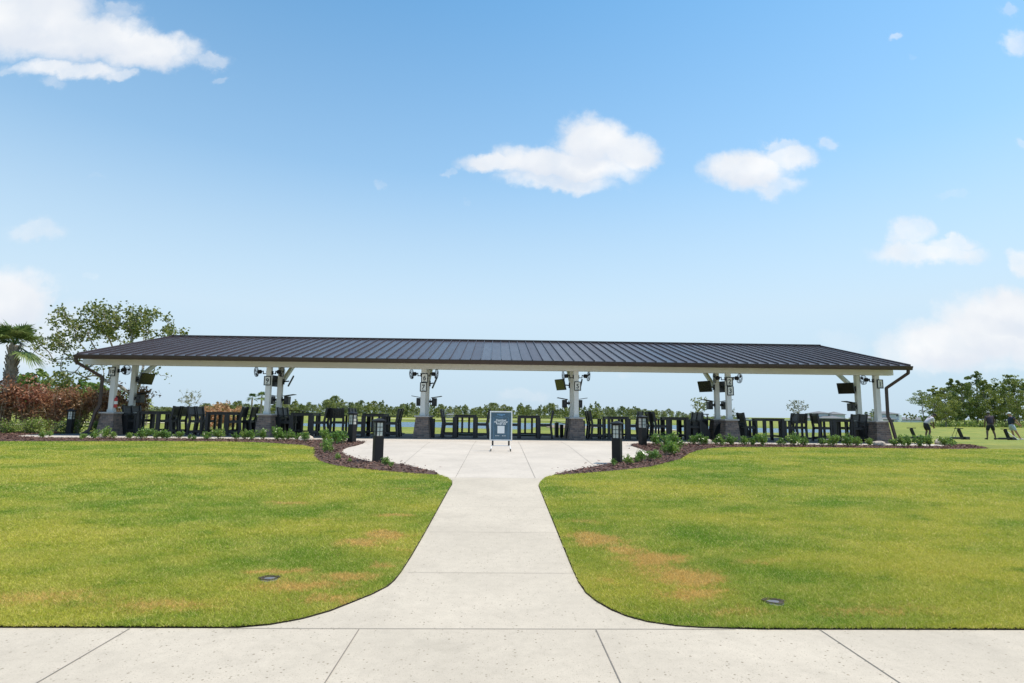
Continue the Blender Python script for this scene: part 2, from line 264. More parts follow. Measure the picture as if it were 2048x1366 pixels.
# ------------------------------------------------------------------ object helpers
def link(name, me, parent=None, loc=None):
    o = bpy.data.objects.new(name, me); COL.objects.link(o)
    if parent is not None: o.parent = parent
    if loc is not None: o.location = loc
    return o
def tag(o, label=None, cat=None, group=None, kind=None):
    if label: o['label'] = label
    if cat: o['category'] = cat
    if group: o['group'] = group
    if kind: o['kind'] = kind
    return o
def empty(name, loc, label, cat, group=None, rz=0):
    o = bpy.data.objects.new(name, None); COL.objects.link(o); o.location = loc; o.rotation_euler.z = rz; o.empty_display_size = .2
    return tag(o, label, cat, group)
def copy_tree(o, parent=None):
    c = o.copy(); COL.objects.link(c)
    if parent is not None: c.parent = parent
    for ch in list(o.children): copy_tree(ch, c)
    return c
class MB:
    def __init__(s): s.v = []; s.f = []; s.m = []; s.cur = 0
    def face(s, pts):
        b = len(s.v); s.v += [tuple(p) for p in pts]; s.f.append(tuple(range(b, b + len(pts)))); s.m.append(s.cur); return s
    def hexa(s, p):          # 8 corners: bottom 4 ccw, top 4 ccw
        b = len(s.v); s.v += [tuple(q) for q in p]
        for q in ((3, 2, 1, 0), (4, 5, 6, 7), (0, 1, 5, 4), (1, 2, 6, 5), (2, 3, 7, 6), (3, 0, 4, 7)): s.f.append(tuple(b + i for i in q)); s.m.append(s.cur)
        return s
    def box(s, x0, x1, y0, y1, z0, z1): return s.hexa([(x0, y0, z0), (x1, y0, z0), (x1, y1, z0), (x0, y1, z0), (x0, y0, z1), (x1, y0, z1), (x1, y1, z1), (x0, y1, z1)])
    def taper(s, cx, cy, z0, z1, a0, b0, a1, b1): return s.hexa([(cx - a0, cy - b0, z0), (cx + a0, cy - b0, z0), (cx + a0, cy + b0, z0), (cx - a0, cy + b0, z0), (cx - a1, cy - b1, z1), (cx + a1, cy - b1, z1), (cx + a1, cy + b1, z1), (cx - a1, cy + b1, z1)])
    def bar(s, p, q, w, h, up=(0, 0, 1)):     # rectangular bar from p to q
        p, q = Vector(p), Vector(q); d = (q - p).normalized(); u = Vector(up)
        if abs(d.dot(u)) > .98: u = Vector((0, 1, 0))
        x = d.cross(u).normalized() * (w / 2); y = x.cross(d).normalized() * (h / 2)
        return s.hexa([p - x - y, p + x - y, p + x + y, p - x + y, q - x - y, q + x - y, q + x + y, q - x + y])
    def tube(s, pts, rad, n=6, cap=True):
        pts = [Vector(p) for p in pts]; rs = rad if isinstance(rad, (list, tuple)) else [rad] * len(pts); rings = []
        for i, p in enumerate(pts):
            d = (pts[min(i + 1, len(pts) - 1)] - pts[max(i - 1, 0)]).normalized(); u = Vector((0, 0, 1)) if abs(d.z) < .9 else Vector((0, 1, 0))
            x = d.cross(u).normalized(); y = x.cross(d); b = len(s.v)
            for k in range(n):
                a = 2 * math.pi * (k + .5) / n; s.v.append(tuple(p + (x * math.cos(a) + y * math.sin(a)) * rs[i]))
            rings.append(b)
        for a, b in zip(rings, rings[1:]):
            for k in range(n): s.f.append((a + k, a + (k + 1) % n, b + (k + 1) % n, b + k)); s.m.append(s.cur)
        if cap: s.f.append(tuple(reversed(range(rings[0], rings[0] + n)))); s.m.append(s.cur); s.f.append(tuple(range(rings[-1], rings[-1] + n))); s.m.append(s.cur)
        return s
    def ring(s, c, r, tr, axis='x', n=20):
        c = Vector(c); p = []
        for k in range(n + 1):
            a = 2 * math.pi * k / n; q = (0, r * math.cos(a), r * math.sin(a)) if axis == 'x' else (r * math.cos(a), r * math.sin(a), 0); p.append(c + Vector(q))
        return s.tube(p, tr, 4, False)
    def lathe(s, prof, n=16, c=(0, 0, 0)):
        return s.tube([(c[0], c[1], c[2] + z) for r, z in prof], [max(r, .001) for r, z in prof], n)
    def build(s, name, mats, parent=None, loc=None, bevel=0, smooth=False):
        me = bpy.data.meshes.new(name); me.from_pydata(s.v, [], s.f)
        if not isinstance(mats, (list, tuple)): mats = [mats]
        for m in mats: me.materials.append(m)
        if len(mats) > 1: me.polygons.foreach_set('material_index', s.m)
        if bevel:
            bm = bmesh.new(); bm.from_mesh(me); bmesh.ops.remove_doubles(bm, verts=bm.verts, dist=1e-5)
            bmesh.ops.bevel(bm, geom=[e for e in bm.edges if len(e.link_faces) == 2 and e.calc_face_angle(0) > .5], offset=bevel, segments=1, affect='EDGES', clamp_overlap=True); bm.to_mesh(me); bm.free()
        if smooth: me.polygons.foreach_set('use_smooth', [True] * len(me.polygons))
        me.update(); return link(name, me, parent, loc)
def np_mesh(name, v, n, mats, tint=None, midx=None):
    """v: (count*n,3) array of separate n-gons"""
    me = bpy.data.meshes.new(name); nv = len(v); nf = nv // n
    me.vertices.add(nv); me.vertices.foreach_set('co', np.asarray(v, np.float32).ravel())
    me.loops.add(nv); me.loops.foreach_set('vertex_index', np.arange(nv, dtype=np.int32))
    me.polygons.add(nf); me.polygons.foreach_set('loop_start', np.arange(0, nv, n, dtype=np.int32)); me.polygons.foreach_set('loop_total', np.full(nf, n, np.int32))
    for m in (mats if isinstance(mats, (list, tuple)) else [mats]): me.materials.append(m)
    if midx is not None: me.polygons.foreach_set('material_index', np.asarray(midx, np.int32))
    me.update(calc_edges=True)
    if tint is not None:
        a = me.attributes.new('tint', 'FLOAT', 'POINT'); a.data.foreach_set('value', np.repeat(np.asarray(tint, np.float32), n))
    return me
def leaf_quads(c, size, up=.3, aspect=.5, droop=None):
    """rhombic leaves at centres c (k,3); random directions; returns (k*4,3)"""
    k = len(c); d = rng.normal(size=(k, 3)); d[:, 2] += up; d /= np.linalg.norm(d, axis=1)[:, None]
    e = rng.normal(size=(k, 3)); e -= d * (d * e).sum(1)[:, None]; e /= np.linalg.norm(e, axis=1)[:, None]
    s = (size * rng.uniform(.7, 1.3, k))[:, None]
    v = np.stack([c - d * s * .5, c + e * s * aspect * .5, c + d * s * .5, c - e * s * aspect * .5], 1)
    return v.reshape(-1, 3)
def foliage(name, c, size, mat, up=.3, aspect=.6, tint=None):
    c = np.asarray(c, float); t = rng.uniform(0, 1, len(c)) if tint is None else np.clip(tint, 0, 1)
    return np_mesh(name, leaf_quads(c, size, up, aspect), 4, mat, t)
def join_mesh(name, a, b):
    """one mesh out of two (crown + trunk of a small far tree)"""
    oa = bpy.data.objects.new('t', a); bm = bmesh.new(); bm.from_mesh(a); na = len(a.materials)
    nf = len(bm.faces); bm.from_mesh(b); bm.faces.ensure_lookup_table()
    for i in range(nf, len(bm.faces)): bm.faces[i].material_index += na
    me = bpy.data.meshes.new(name); bm.to_mesh(me); bm.free()
    for m in list(a.materials) + list(b.materials): me.materials.append(m)
    bpy.data.objects.remove(oa); return me
def only_mesh(mb, name, mats, smooth=False):
    o = mb.build(name, mats, smooth=smooth); me = o.data; bpy.data.objects.remove(o); return me
ORD = ['first', 'second', 'third', 'fourth', 'fifth', 'sixth', 'seventh', 'eighth', 'ninth', 'tenth', 'eleventh', 'twelfth', 'thirteenth', 'fourteenth', 'fifteenth', 'sixteenth']

# ------------------------------------------------------------------ ground
KY = [-60, 4.5, 10.8, 14.4, 19.3, 27, 70, 95, 5000]; KZ = [-.5, -.5, -.22, -.13, 0, 0, -.9, -.95, -.95]
def gz(y): return float(np.interp(y, KY, KZ))
L_path = [(-1.82,4.29),(-1.60,4.35),(-1.42,4.46),(-1.25,4.62),(-1.14,4.78),(-1.00,4.99),(-0.91,5.18),(-0.88,5.33),(-0.86,5.59),(-0.84,6.09),(-0.82,7.07),(-0.80,8.56),(-0.78,9.89),(-0.765,10.43),(-0.79,10.79),(-0.91,11.29),(-1.13,11.68)]
L_plaza = [(-1.24,12.06),(-1.63,12.63),(-2.13,13.38),(-2.98,13.90),(-3.40,14.47),(-3.80,15.06),(-4.13,15.81),(-4.30,16.31),(-4.45,17.00),(-4.52,17.76),(-4.43,18.42),(-4.41,19.34),(-4.57,20.25),(-4.89,20.72),(-5.49,21.05),(-6.47,21.25),(-9.04,21.3),(-12.18,21.15),(-16.12,20.95)]
R_path = [(1.94,4.28),(1.51,4.31),(1.34,4.34),(1.15,4.42),(1.01,4.54),(0.92,4.66),(0.83,4.85),(0.78,5.03),(0.755,5.30),(0.75,5.75),(0.755,6.98),(0.76,8.24),(0.765,9.70),(0.77,10.38),(0.83,10.82),(0.99,11.47),(1.19,11.79)]
R_plaza = [(1.38,12.08),(1.70,12.56),(2.27,13.29),(2.71,13.89),(3.48,14.95),(4.12,15.87),(4.49,16.25),(4.58,16.62),(4.60,17.41),(4.64,18.53),(4.61,19.29),(4.69,19.92),(4.97,20.62),(5.38,21.0),(6.29,21.2),(7.67,21.3),(9.51,21.3),(12.20,21.3),(14.41,21.3),(15.99,21.3),(16.80,21.3)]
L_lawn = [(-1.19,11.61),(-1.57,11.75),(-2.22,12.07),(-2.92,12.48),(-3.53,12.99),(-4.14,13.83),(-4.70,15.16),(-4.99,16.14),(-5.43,17.47),(-6.04,18.33),(-7.60,19.2),(-9.05,19.45),(-11.43,19.3),(-12.82,19.0),(-15.59,18.60),(-17.5,18.5),(-26,18.45)]
R_lawn = [(1.27,11.74),(2.00,12.14),(2.75,12.64),(3.57,13.33),(4.88,15.16),(5.62,16.73),(6.34,17.93),(7.03,18.72),(7.59,19.13),(8.50,19.35),(10.08,19.54),(12.16,19.51),(14.54,19.42),(15.89,19.36),(17.6,20.2),(19.2,22.9)]
CONC = [(-16, 4.28)] + L_path + L_plaza + [(-17.9, 21.9), (-18.6, 23.4)] + [(18.1, 23.4), (17.7, 21.9)] + R_plaza[::-1] + R_path[::-1] + [(16, 4.28)]
def refine(poly, k=3):
    out = []
    for a, b in zip(poly, poly[1:] + poly[:1]):
        for i in range(k): out.append((a[0] + (b[0] - a[0]) * i / k, a[1] + (b[1] - a[1]) * i / k))
    return out
def sheet(name, poly, mat, dz, zf=gz, knots=KY, skirt=0., label=None):
    bm = bmesh.new(); vs = [bm.verts.new((x, y, 0)) for x, y in poly]
    es = [bm.edges.new((vs[i], vs[(i + 1) % len(vs)])) for i in range(len(vs))]
    bmesh.ops.triangle_fill(bm, use_beauty=True, use_dissolve=False, edges=es, normal=(0, 0, 1))
    for k in knots:
        bmesh.ops.bisect_plane(bm, geom=bm.verts[:] + bm.edges[:] + bm.faces[:], plane_co=(0, k, 0), plane_no=(0, 1, 0))
    for f in bm.faces:
        if f.normal.z < 0: f.normal_flip()
    for v in bm.verts: v.co.z = zf(v.co.y) + dz
    if skirt:
        be = [e for e in bm.edges if len(e.link_faces) == 1]; r = bmesh.ops.extrude_edge_only(bm, edges=be)
        for v in [g for g in r['geom'] if isinstance(g, bmesh.types.BMVert)]: v.co.z -= skirt
    bmesh.ops.recalc_face_normals(bm, faces=bm.faces[:])
    me = bpy.data.meshes.new(name); bm.to_mesh(me); bm.free(); me.materials.append(mat)
    return link(name, me)
# plaza and walkway split where the smoother plaza pour begins
def clip_y(poly, y, above):
    out = []
    for a, b in zip(poly, poly[1:] + poly[:1]):
        ia, ib = (a[1] >= y) == above, (b[1] >= y) == above
        if ia: out.append(a)
        if ia != ib: t = (y - a[1]) / (b[1] - a[1]); out.append((a[0] + (b[0] - a[0]) * t, y))
    return out
tag(sheet('plaza', clip_y(CONC, 11.3, True), CON, .012, skirt=.1), kind='structure')
tag(sheet('walkway', clip_y(CONC, 11.3, False), CONP, .012, skirt=.1), kind='structure')
tag(sheet('sidewalk', [(-16, -1.), (16, -1.), (16, 4.28), (-16, 4.28)], CONP, .012, skirt=.1), kind='structure')
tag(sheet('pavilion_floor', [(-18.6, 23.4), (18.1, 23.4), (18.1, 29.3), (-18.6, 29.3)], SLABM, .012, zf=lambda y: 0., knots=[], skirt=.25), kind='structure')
jm = MB()
def joint(p, q, w=.009):
    n = max(1, int(abs(q[1] - p[1]) / .5)); d = Vector((q[0] - p[0], q[1] - p[1])).normalized(); nx, ny = -d.y * w / 2, d.x * w / 2
    ys = sorted(set([p[1] + (q[1] - p[1]) * i / n for i in range(n + 1)] + [k for k in KY if min(p[1], q[1]) < k < max(p[1], q[1])]), reverse=q[1] < p[1])
    if abs(q[1] - p[1]) < .02: pts = [p, q]
    else: pts = [(p[0] + (q[0] - p[0]) * (y - p[1]) / (q[1] - p[1]), y) for y in ys]
    for a, b in zip(pts, pts[1:]):
        za, zb = gz(a[1]) + .0155, gz(b[1]) + .0155
        jm.face([(a[0] + nx, a[1] + ny, za), (a[0] - nx, a[1] - ny, za), (b[0] - nx, b[1] - ny, zb), (b[0] + nx, b[1] + ny, zb)])
for x in (-5.8, -4.17, -2.54, -.945, .735, 2.36, 4.0, 5.6): joint((x, -1), (x, 4.275), .0075)
joint((-1.9, 4.283), (1.75, 4.283), .006)
for y, a in ((5.55, .8), (7.06, .78), (8.52, .765), (9.9, .74)): joint((-a, y), (a - .03, y), .004)
joint((-.92, 11.3), (.95, 11.3), .006)
for p, q in (((-2.14, 13.5), (-2.36, 20.9)), ((-.77, 11.32), (-.74, 21.9)), ((.78, 11.32), (.84, 21.9)), ((2.31, 13.5), (2.49, 21.9))): joint(p, q, .009)
joint((-4.3, 16.6), (4.5, 16.6), .008); joint((-5.5, 21.3), (6.2, 21.3), .008)
tag(jm.build('pavement_joints', JNT), kind='structure')

# terrain sheet with the lake hollow
LAKE = [(-40.5,115.7),(-32.2,97.9),(-27.0,89.2),(-21.1,84.0),(-16.6,83.1),(-8.2,84.9),(-2.3,84.8),(2.7,82.8),(5.5,90),(6.5,104),(9,115),(14,116),(17,104),(18.5,92),(21.6,80.1),(29.9,79.6),(39.8,79.6),(48.9,79.4),(57.9,89.9),(67.6,104.3),(70.3,114.0),(62,118),(55.4,129.1),(50.2,140.3),(43.4,158.4),(28.1,157),(5.3,160.7),(-4.5,161.8),(-30.4,151.4),(-38.6,127.4)]
def signed_dist(P, poly):
    P = np.asarray(P, float); A = np.array(poly); B = np.roll(A, -1, 0); d = np.full(len(P), 1e9); ins = np.zeros(len(P), bool)
    for a, b in zip(A, B):
        ab = b - a; t = np.clip(((P - a) @ ab) / (ab @ ab + 1e-12), 0, 1); d = np.minimum(d, np.hypot(*(P - a - t[:, None] * ab).T))
        c = ((a[1] > P[:, 1]) != (b[1] > P[:, 1])) & (P[:, 0] < (b[0] - a[0]) * (P[:, 1] - a[1]) / (b[1] - a[1] + 1e-12) + a[0]); ins ^= c
    return np.where(ins, -d, d)
ys = np.unique(np.concatenate([np.arange(-60, 4, 4), KY[1:7], np.arange(4.5, 30, .75), np.arange(30, 175, 1.5), np.geomspace(175, 4000, 40)]))
xs = np.unique(np.concatenate([np.arange(-90, 130, 1.6), -np.geomspace(90, 4000, 26), np.geomspace(130, 4000, 24)]))
X, Y = np.meshgrid(xs, ys); P2 = np.c_[X.ravel(), Y.ravel()]
Z = np.interp(P2[:, 1], KY, KZ); near = (P2[:, 1] > 60) & (P2[:, 1] < 190)
sdl = np.full(len(P2), 50.); sdl[near] = signed_dist(P2[near], LAKE)
Z = np.where(sdl < 2.5, Z - np.clip((2.5 - sdl) / 5, 0, 1) * .75, Z)
far = (P2[:, 1] > 150); Z += np.where(far, np.clip((P2[:, 1] - 165) / 60, 0, 1) * (.35 + .15 * np.sin(P2[:, 0] * .05)), 0)
Z += np.where(P2[:, 1] > 32, .07 * np.sin(P2[:, 0] * .21 + P2[:, 1] * .13) * np.clip((P2[:, 1] - 32) / 20, 0, 1), 0)
Z -= .012                                                     # the blades make up the thickness of the turf
ir = np.arange(len(P2)).reshape(X.shape)
F = np.stack([ir[:-1, :-1], ir[:-1, 1:], ir[1:, 1:], ir[1:, :-1]], -1).reshape(-1, 4)
gm = bpy.data.meshes.new('lawn_ground'); gm.from_pydata(np.c_[P2, Z].tolist(), [], F.tolist()); gm.materials.append(GR)
rough = np.exp(-((sdl - 4) / 5.) ** 2) * .75 + np.where((P2[:, 1] > 37) & (P2[:, 1] < 60) & (P2[:, 0] > 16), .35, 0) + np.where((P2[:, 1] > 44) & (P2[:, 1] < 58) & (P2[:, 0] > 16), .4, 0)
ra = gm.attributes.new('rough', 'FLOAT', 'POINT'); ra.data.foreach_set('value', np.clip(rough, 0, 1).astype(np.float32)); gm.polygons.foreach_set('use_smooth', [True] * len(gm.polygons)); gm.update()
tag(link('lawn_ground', gm), kind='structure')
wm = MB(); wm.face([(-60, 70, -1.28), (90, 70, -1.28), (90, 175, -1.28), (-60, 175, -1.28)]); tag(wm.build('lake_water', WATER), kind='structure')
def patch(name, cx, cy, a, b, mat, z, seed=0):
    r_ = random.Random(seed); bm = MB(); pts = []
    for k in range(28):
        t = 2 * math.pi * k / 28; w = 1 + .18 * math.sin(3 * t + seed) + .1 * math.sin(5 * t + 2 * seed)
        pts.append((cx + a * w * math.cos(t), cy + b * w * math.sin(t), z))
    bm.face(pts); return tag(bm.build(name, mat), kind='structure')
patch('mud_spit', 12, 97, 4.6, 14, MUD, -.86, 1); patch('sand_island', 27, 96, 3.2, 5, SAND, -1.2, 2)
for i, (x, y, a, b) in enumerate(((-27, 172, 18, 3.5), (-2, 176, 14, 3), (16, 176, 9, 2.5), (-48, 62, 7, 1.3), (-56, 88, 10, 2.6), (-50, 48, 9, 1.0))): patch('sand_bunker', x, y, a, b, SAND, gz(y) + (.38 if y > 160 else .12), i + 3)

# mulch beds: sheet plus loose chips, one heap of stuff each
def mulch(poly, n, label):
    o = sheet('mulch_bed', poly, MUL, .03, skirt=.08); tag(o, label, 'mulch', kind='stuff')
    A = np.array(poly); lo, hi = A.min(0), A.max(0); p = rng.uniform(lo, hi, (n * 3, 2)); ds = signed_dist(p, poly); p = p[(ds < .03) | ((ds < .45) & (signed_dist(p, CONC) < 0) & (rng.uniform(0, 1, len(p)) < .022))][:n]
    c = np.c_[p, np.interp(p[:, 1], KY, KZ) + .03 + rng.uniform(0, .03, len(p))]
    v = leaf_quads(c, .10, .0, .35).reshape(-1, 4, 3); v[:, :, 2] = c[:, 2][:, None] + (v[:, :, 2] - c[:, 2][:, None]) * .35
    me = np_mesh('chips', v.reshape(-1, 3), 4, CHIP, rng.uniform(0, 1, len(p)))
    bm = bmesh.new(); bm.from_mesh(o.data); nf = len(bm.faces); bm.from_mesh(me); bm.faces.ensure_lookup_table()
    for i in range(nf, len(bm.faces)): bm.faces[i].material_index = 1
    bm.to_mesh(o.data); bm.free(); o.data.materials.append(CHIP)
CHIP = leafmat('bark_chips', (.055, .027, .020), (.235, .140, .105), .9, .0, .2)
mulch(L_lawn[::-1] + [(-1.13, 11.68)] + L_plaza[:] + [(-17.9, 21.9), (-18.6, 23.4), (-18.6, 26.2), (-26, 26.2)], 26000, 'brown bark mulch in the bed along the pavilion\'s pier 10 half')
mulch(R_lawn[::-1] + [(1.19, 11.79)] + R_plaza[:] + [(17.75, 22.0), (18.4, 23.2)], 20000, 'brown bark mulch in the bed along the pavilion\'s pier 1 half')

# the front lawn stands a little proud of the paving, its trimmed edge showing soil
SOIL = plain('soil', (.055, .040, .027), .95)
def inset(pl, d):
    v = [Vector(p) for p in pl]; out = []
    for i, p in enumerate(v):
        t_ = (v[min(i + 1, len(v) - 1)] - v[max(i - 1, 0)]).normalized(); out.append((p.x - t_.y * d, p.y + t_.x * d))
    return out
for pl in ([(-34, 4.295)] + inset(L_path[1:-1], .012) + L_lawn + [(-34, 18.45)], [(34, 4.295), (34, 22.9)] + R_lawn[::-1] + inset(R_path[1:-1][::-1], -.016)[::1][:0] + [(x + .013, y + .004) for x, y in R_path[1:-1]][::-1]):
    o = sheet('lawn_turf', pl, GT, .020, skirt=.05); me = o.data; me.materials.append(SOIL)
    for f in me.polygons:
        if abs(f.normal.z) < .5: f.material_index = 1
    tag(o, kind='structure')
# lawn blades near the walk
def blades(n, y0, y1, h, w):
    y = rng.uniform(y0, y1, n); x = rng.uniform(-1, 1, n) * (1.0 * y + 1.2); p = np.c_[x, y]
    rag = rng.uniform(.004, .026, n); ok = (signed_dist(p, CONC) > rag) & (y > 4.28 + rag)
    for poly in (L_lawn, R_lawn):
        bed = (poly[::-1] + ([(-1.13, 11.68)] + L_plaza if poly is L_lawn else [(1.19, 11.79)] + R_plaza)); ok &= signed_dist(p, bed) > 0
    for dx, dy in ((-1.99, 5.33), (2.29, 4.81)): ok &= ((p[:, 0] - dx) / .1) ** 2 + ((p[:, 1] - dy) / .075) ** 2 > 1
    p = p[ok]; k = len(p); a = rng.uniform(0, 6.283, k); z = np.interp(p[:, 1], KY, KZ) + .018
    ww = w * rng.uniform(.6, 1.3, k) * .5; hh = h * rng.uniform(.55, 1.25, k); le = rng.normal(0, .95, (k, 2)) * hh[:, None]
    b0 = np.c_[p[:, 0] + np.cos(a) * ww, p[:, 1] + np.sin(a) * ww, z]; b1 = np.c_[p[:, 0] - np.cos(a) * ww, p[:, 1] - np.sin(a) * ww, z]
    tp = np.c_[p + le, z + hh]
    return np.stack([b0, b1, tp], 1).reshape(-1, 3)
bv = np.concatenate([blades(560000, 4.28, 6.2, .024, .0055), blades(420000, 6.2, 9.0, .025, .008), blades(340000, 9.0, 13.5, .026, .012), blades(300000, 13.5, 19.7, .027, .019)])
tag(link('lawn_grass', np_mesh('lawn_grass', bv, 3, GB, rng.uniform(0, 1, len(bv) // 3))), 'short mown grass blades of the front lawn with dry tan patches', 'grass', kind='stuff')

# ------------------------------------------------------------------ pavilion
CX = [-16.0, -9.6, -3.1, 3.4, 9.97, 16.47]; YF, YR = 24.3, 25.6; NUM = ['10', '9', '7', '5', '3', '1']
RX0, RX1, RY0, RY1, RZ0, RZ1 = -16.95, 17.33, 23.35, 29.95, 3.25, 4.87
sl_ = (RZ1 - RZ0) / (RY1 - RY0)
def rz_(y): return RZ0 + (y - RY0) * sl_
pav = empty('pavilion', (0, 26, 0), 'long open shelter with dark standing seam metal roof on stone based white posts', 'pavilion'); PO = Vector((0, 26, 0))
def pbuild(mb, name, mat, **k):
    mb.v = [(x - PO.x, y - PO.y, z - PO.z) for x, y, z in mb.v]; return mb.build(name, mat, pav, **k)
m = MB(); th = .05
m.hexa([(RX0, RY0, RZ0 - th), (RX1, RY0, RZ0 - th), (RX1, RY1, RZ1 - th), (RX0, RY1, RZ1 - th), (RX0, RY0, RZ0), (RX1, RY0, RZ0), (RX1, RY1, RZ1), (RX0, RY1, RZ1)])
nrib = 80
for i in range(nrib + 1):
    x = RX0 + .02 + (RX1 - RX0 - .04) * i / nrib
    m.hexa([(x - .015, RY0 - .012, RZ0), (x + .015, RY0 - .012, RZ0), (x + .015, RY1 - .05, RZ1), (x - .015, RY1 - .05, RZ1), (x - .011, RY0 - .012, RZ0 + .05), (x + .011, RY0 - .012, RZ0 + .05), (x + .011, RY1 - .05, RZ1 + .05), (x - .011, RY1 - .05, RZ1 + .05)])
pbuild(m, 'roof', ROOFM)
m = MB(); m.box(RX0 - .03, RX1 + .03, RY1 - .10, RY1 + .05, RZ1 - .12, RZ1 + .075); pbuild(m, 'ridge_cap', BRZ)
for x in (RX0, RX1):
    m = MB(); s_ = -1 if x < 0 else 1; a, b = sorted((x + s_ * .002, x + s_ * .04))
    m.hexa([(a, RY0, RZ0 - .13), (b, RY0, RZ0 - .13), (b, RY1, RZ1 - .13), (a, RY1, RZ1 - .13), (a, RY0, RZ0 + .06), (b, RY0, RZ0 + .06), (b, RY1, RZ1 + .06), (a, RY1, RZ1 + .06)]); pbuild(m, 'rake_trim', BRZ)
m = MB()       # moulded gutter
prof = [(.0, .0), (-.09, .0), (-.105, .03), (-.12, .085), (-.145, .115), (-.15, .165), (-.135, .165), (-.13, .125), (-.01, .125), (0, .165)]
GX0, GX1, GY, GZ = RX0 - .05, RX1 + .03, RY0 - .004, RZ0 - .192
pr = [(GY + a, GZ + b) for a, b in prof]
for (y0, z0), (y1, z1) in zip(pr, pr[1:] + pr[:1]): m.face([(GX0, y0, z0), (GX0, y1, z1), (GX1, y1, z1), (GX1, y0, z0)])
m.face([(GX0, y, z) for y, z in pr]); m.face([(GX1, y, z) for y, z in pr[::-1]]); pbuild(m, 'gutter', BRZ)
m = MB()       # soffit boards under the sheet
m.hexa([(RX0 + .03, RY0 + .02, RZ0 - .075), (RX1 - .03, RY0 + .02, RZ0 - .075), (RX1 - .03, RY1 - .12, RZ1 - .105), (RX0 + .03, RY1 - .12, RZ1 - .105), (RX0 + .03, RY0 + .02, RZ0 - .054), (RX1 - .03, RY0 + .02, RZ0 - .054), (RX1 - .03, RY1 - .12, RZ1 - .084), (RX0 + .03, RY1 - .12, RZ1 - .084)]); pbuild(m, 'soffit', WHT)
m = MB(); m.box(-17.28, 17.16, 24.14, 24.44, 2.90, rz_(24.14) - .085); pbuild(m, 'front_beam', WHT)
m = MB(); m.box(-16.78, 16.95, 28.9, 29.12, rz_(29) - .45, rz_(28.9) - .09); pbuild(m, 'rear_beam', WHT)
for x in CX:
    m = MB(); a, b = x - .09, x + .09
    y0, y1 = 24.46, 28.88
    m.hexa([(a, y0, rz_(y0) - .36), (b, y0, rz_(y0) - .36), (b, y1, rz_(y1) - .4), (a, y1, rz_(y1) - .4), (a, y0, rz_(y0) - .09), (b, y0, rz_(y0) - .09), (b, y1, rz_(y1) - .11), (a, y1, rz_(y1) - .11)]); pbuild(m, 'rafter', WHT)
for i, x in enumerate(CX):
    for y in (YF, YR):
        m = MB(); m.taper(0, 0, 0.012, .875, .345, .345, .255, .255)
        p = m.build('pier', STONE, pav, (x - PO.x, y - PO.y, 0))
        m = MB(); m.box(-.315, .315, -.315, .315, .876, .945); m.build('pier_cap', CAPM, p, bevel=.012)
        top = 2.898 if y == YF else rz_(YR) - .4
        m = MB(); m.box(-.1, .1, -.1, .1, .946, top); po = m.build('post', WHT, pav, (x - PO.x, y - PO.y, 0), bevel=.008)
        m = MB(); m.box(-.118, .118, -.118, .118, .947, 1.05)
        m.build('base_trim', WHT, po)
    m = MB(); m.bar((x, YR + .08, 2.28), (x, 28.35, rz_(28.35) - .44), .14, .16); pbuild(m, 'brace', WHT)
def spout(name, pts, w, d):
    m = MB()
    for a, b in zip(pts, pts[1:]): m.bar(a, b, w, d, up=(0, 1, 0))
    for p in pts[1:-1]: m.tube([(p[0], p[1] - d * .5 + .002, p[2]), (p[0], p[1] + d * .5 - .002, p[2])], w * .5, 10)
    pbuild(m, name, BRZ)
def spoint(px, py, Y): v = at(px, py, Y); return (v.x, v.y, v.z)
yq = 23.88
spout('downspout', [(17.19, GY - .07, GZ), (17.19, GY - .05, 2.93), (16.62, yq, 2.33), (16.60, yq, 1.12), (16.70, yq - .02, .92), (16.80, yq - .10, .22), (16.93, yq - .22, .08)], .1, .08)
spout('downspout', [(-16.93, GY - .07, GZ), (-16.93, GY - .05, 2.93), (-16.22, yq, 2.36), (-16.22, yq, 1.22), (-16.36, yq - .02, .92), (-16.46, yq - .10, .22), (-16.6, yq - .22, .08)], .1, .08)

# ------------------------------------------------------------------ things on the posts
def text_mesh(body, size, ex=.002, align='CENTER', bold=0):
    cu = bpy.data.curves.new('lettering', 'FONT'); cu.body = body; cu.size = size; cu.extrude = ex; cu.align_x = align; cu.align_y = 'CENTER'; cu.resolution_u = 3; cu.offset = bold
    o = bpy.data.objects.new('lettering', cu); COL.objects.link(o); dg = bpy.context.evaluated_depsgraph_get()
    me = bpy.data.meshes.new_from_object(o.evaluated_get(dg)); bpy.data.objects.remove(o); me.materials.clear(); return me
def number_sign(txt, x, z, dx, yaw=0, frame_col=BLK2):
    o = empty('number_sign', (x + dx, YF - .104, z), f'black framed white sign reading {txt} on a white post', 'sign', 'bay number signs on the posts', yaw)
    w, h, t = .145, .195, .032
    m = MB(); m.box(-w, w, -.03, 0, h - t, h).box(-w, w, -.03, 0, -h, -h + t).box(-w, -w + t, -.03, 0, -h + t + .0005, h - t - .0005).box(w - t, w, -.03, 0, -h + t + .0005, h - t - .0005); m.build('frame', frame_col, o)
    m = MB(); m.box(-w + t, w - t, -.018, -.004, -h + t, h - t); m.build('panel', SGN, o)
    me = text_mesh(txt, .27 if len(txt) == 1 else .21, bold=.006); me.materials.append(INK); d = link('numeral', me, o, (0, -.021, -.008)); d.rotation_euler.x = R(90)
    m = MB(); m.box(-.06, .06, -.0205, -.0185, -.14, -.12); m.build('caption_bar', INK, o)
number_sign('10', CX[0], 2.62, -.06, R(-6)); number_sign('9', CX[1], 2.32, -.02)
number_sign('6', CX[2], 2.52, .05); number_sign('7', CX[2], 2.14, .01); number_sign('5', CX[3], 2.26, .05, R(3))
number_sign('2', CX[4], 2.54, .03, R(4)); number_sign('3', CX[4], 2.14, .05, R(4)); number_sign('1', CX[5], 2.52, .10, R(8))

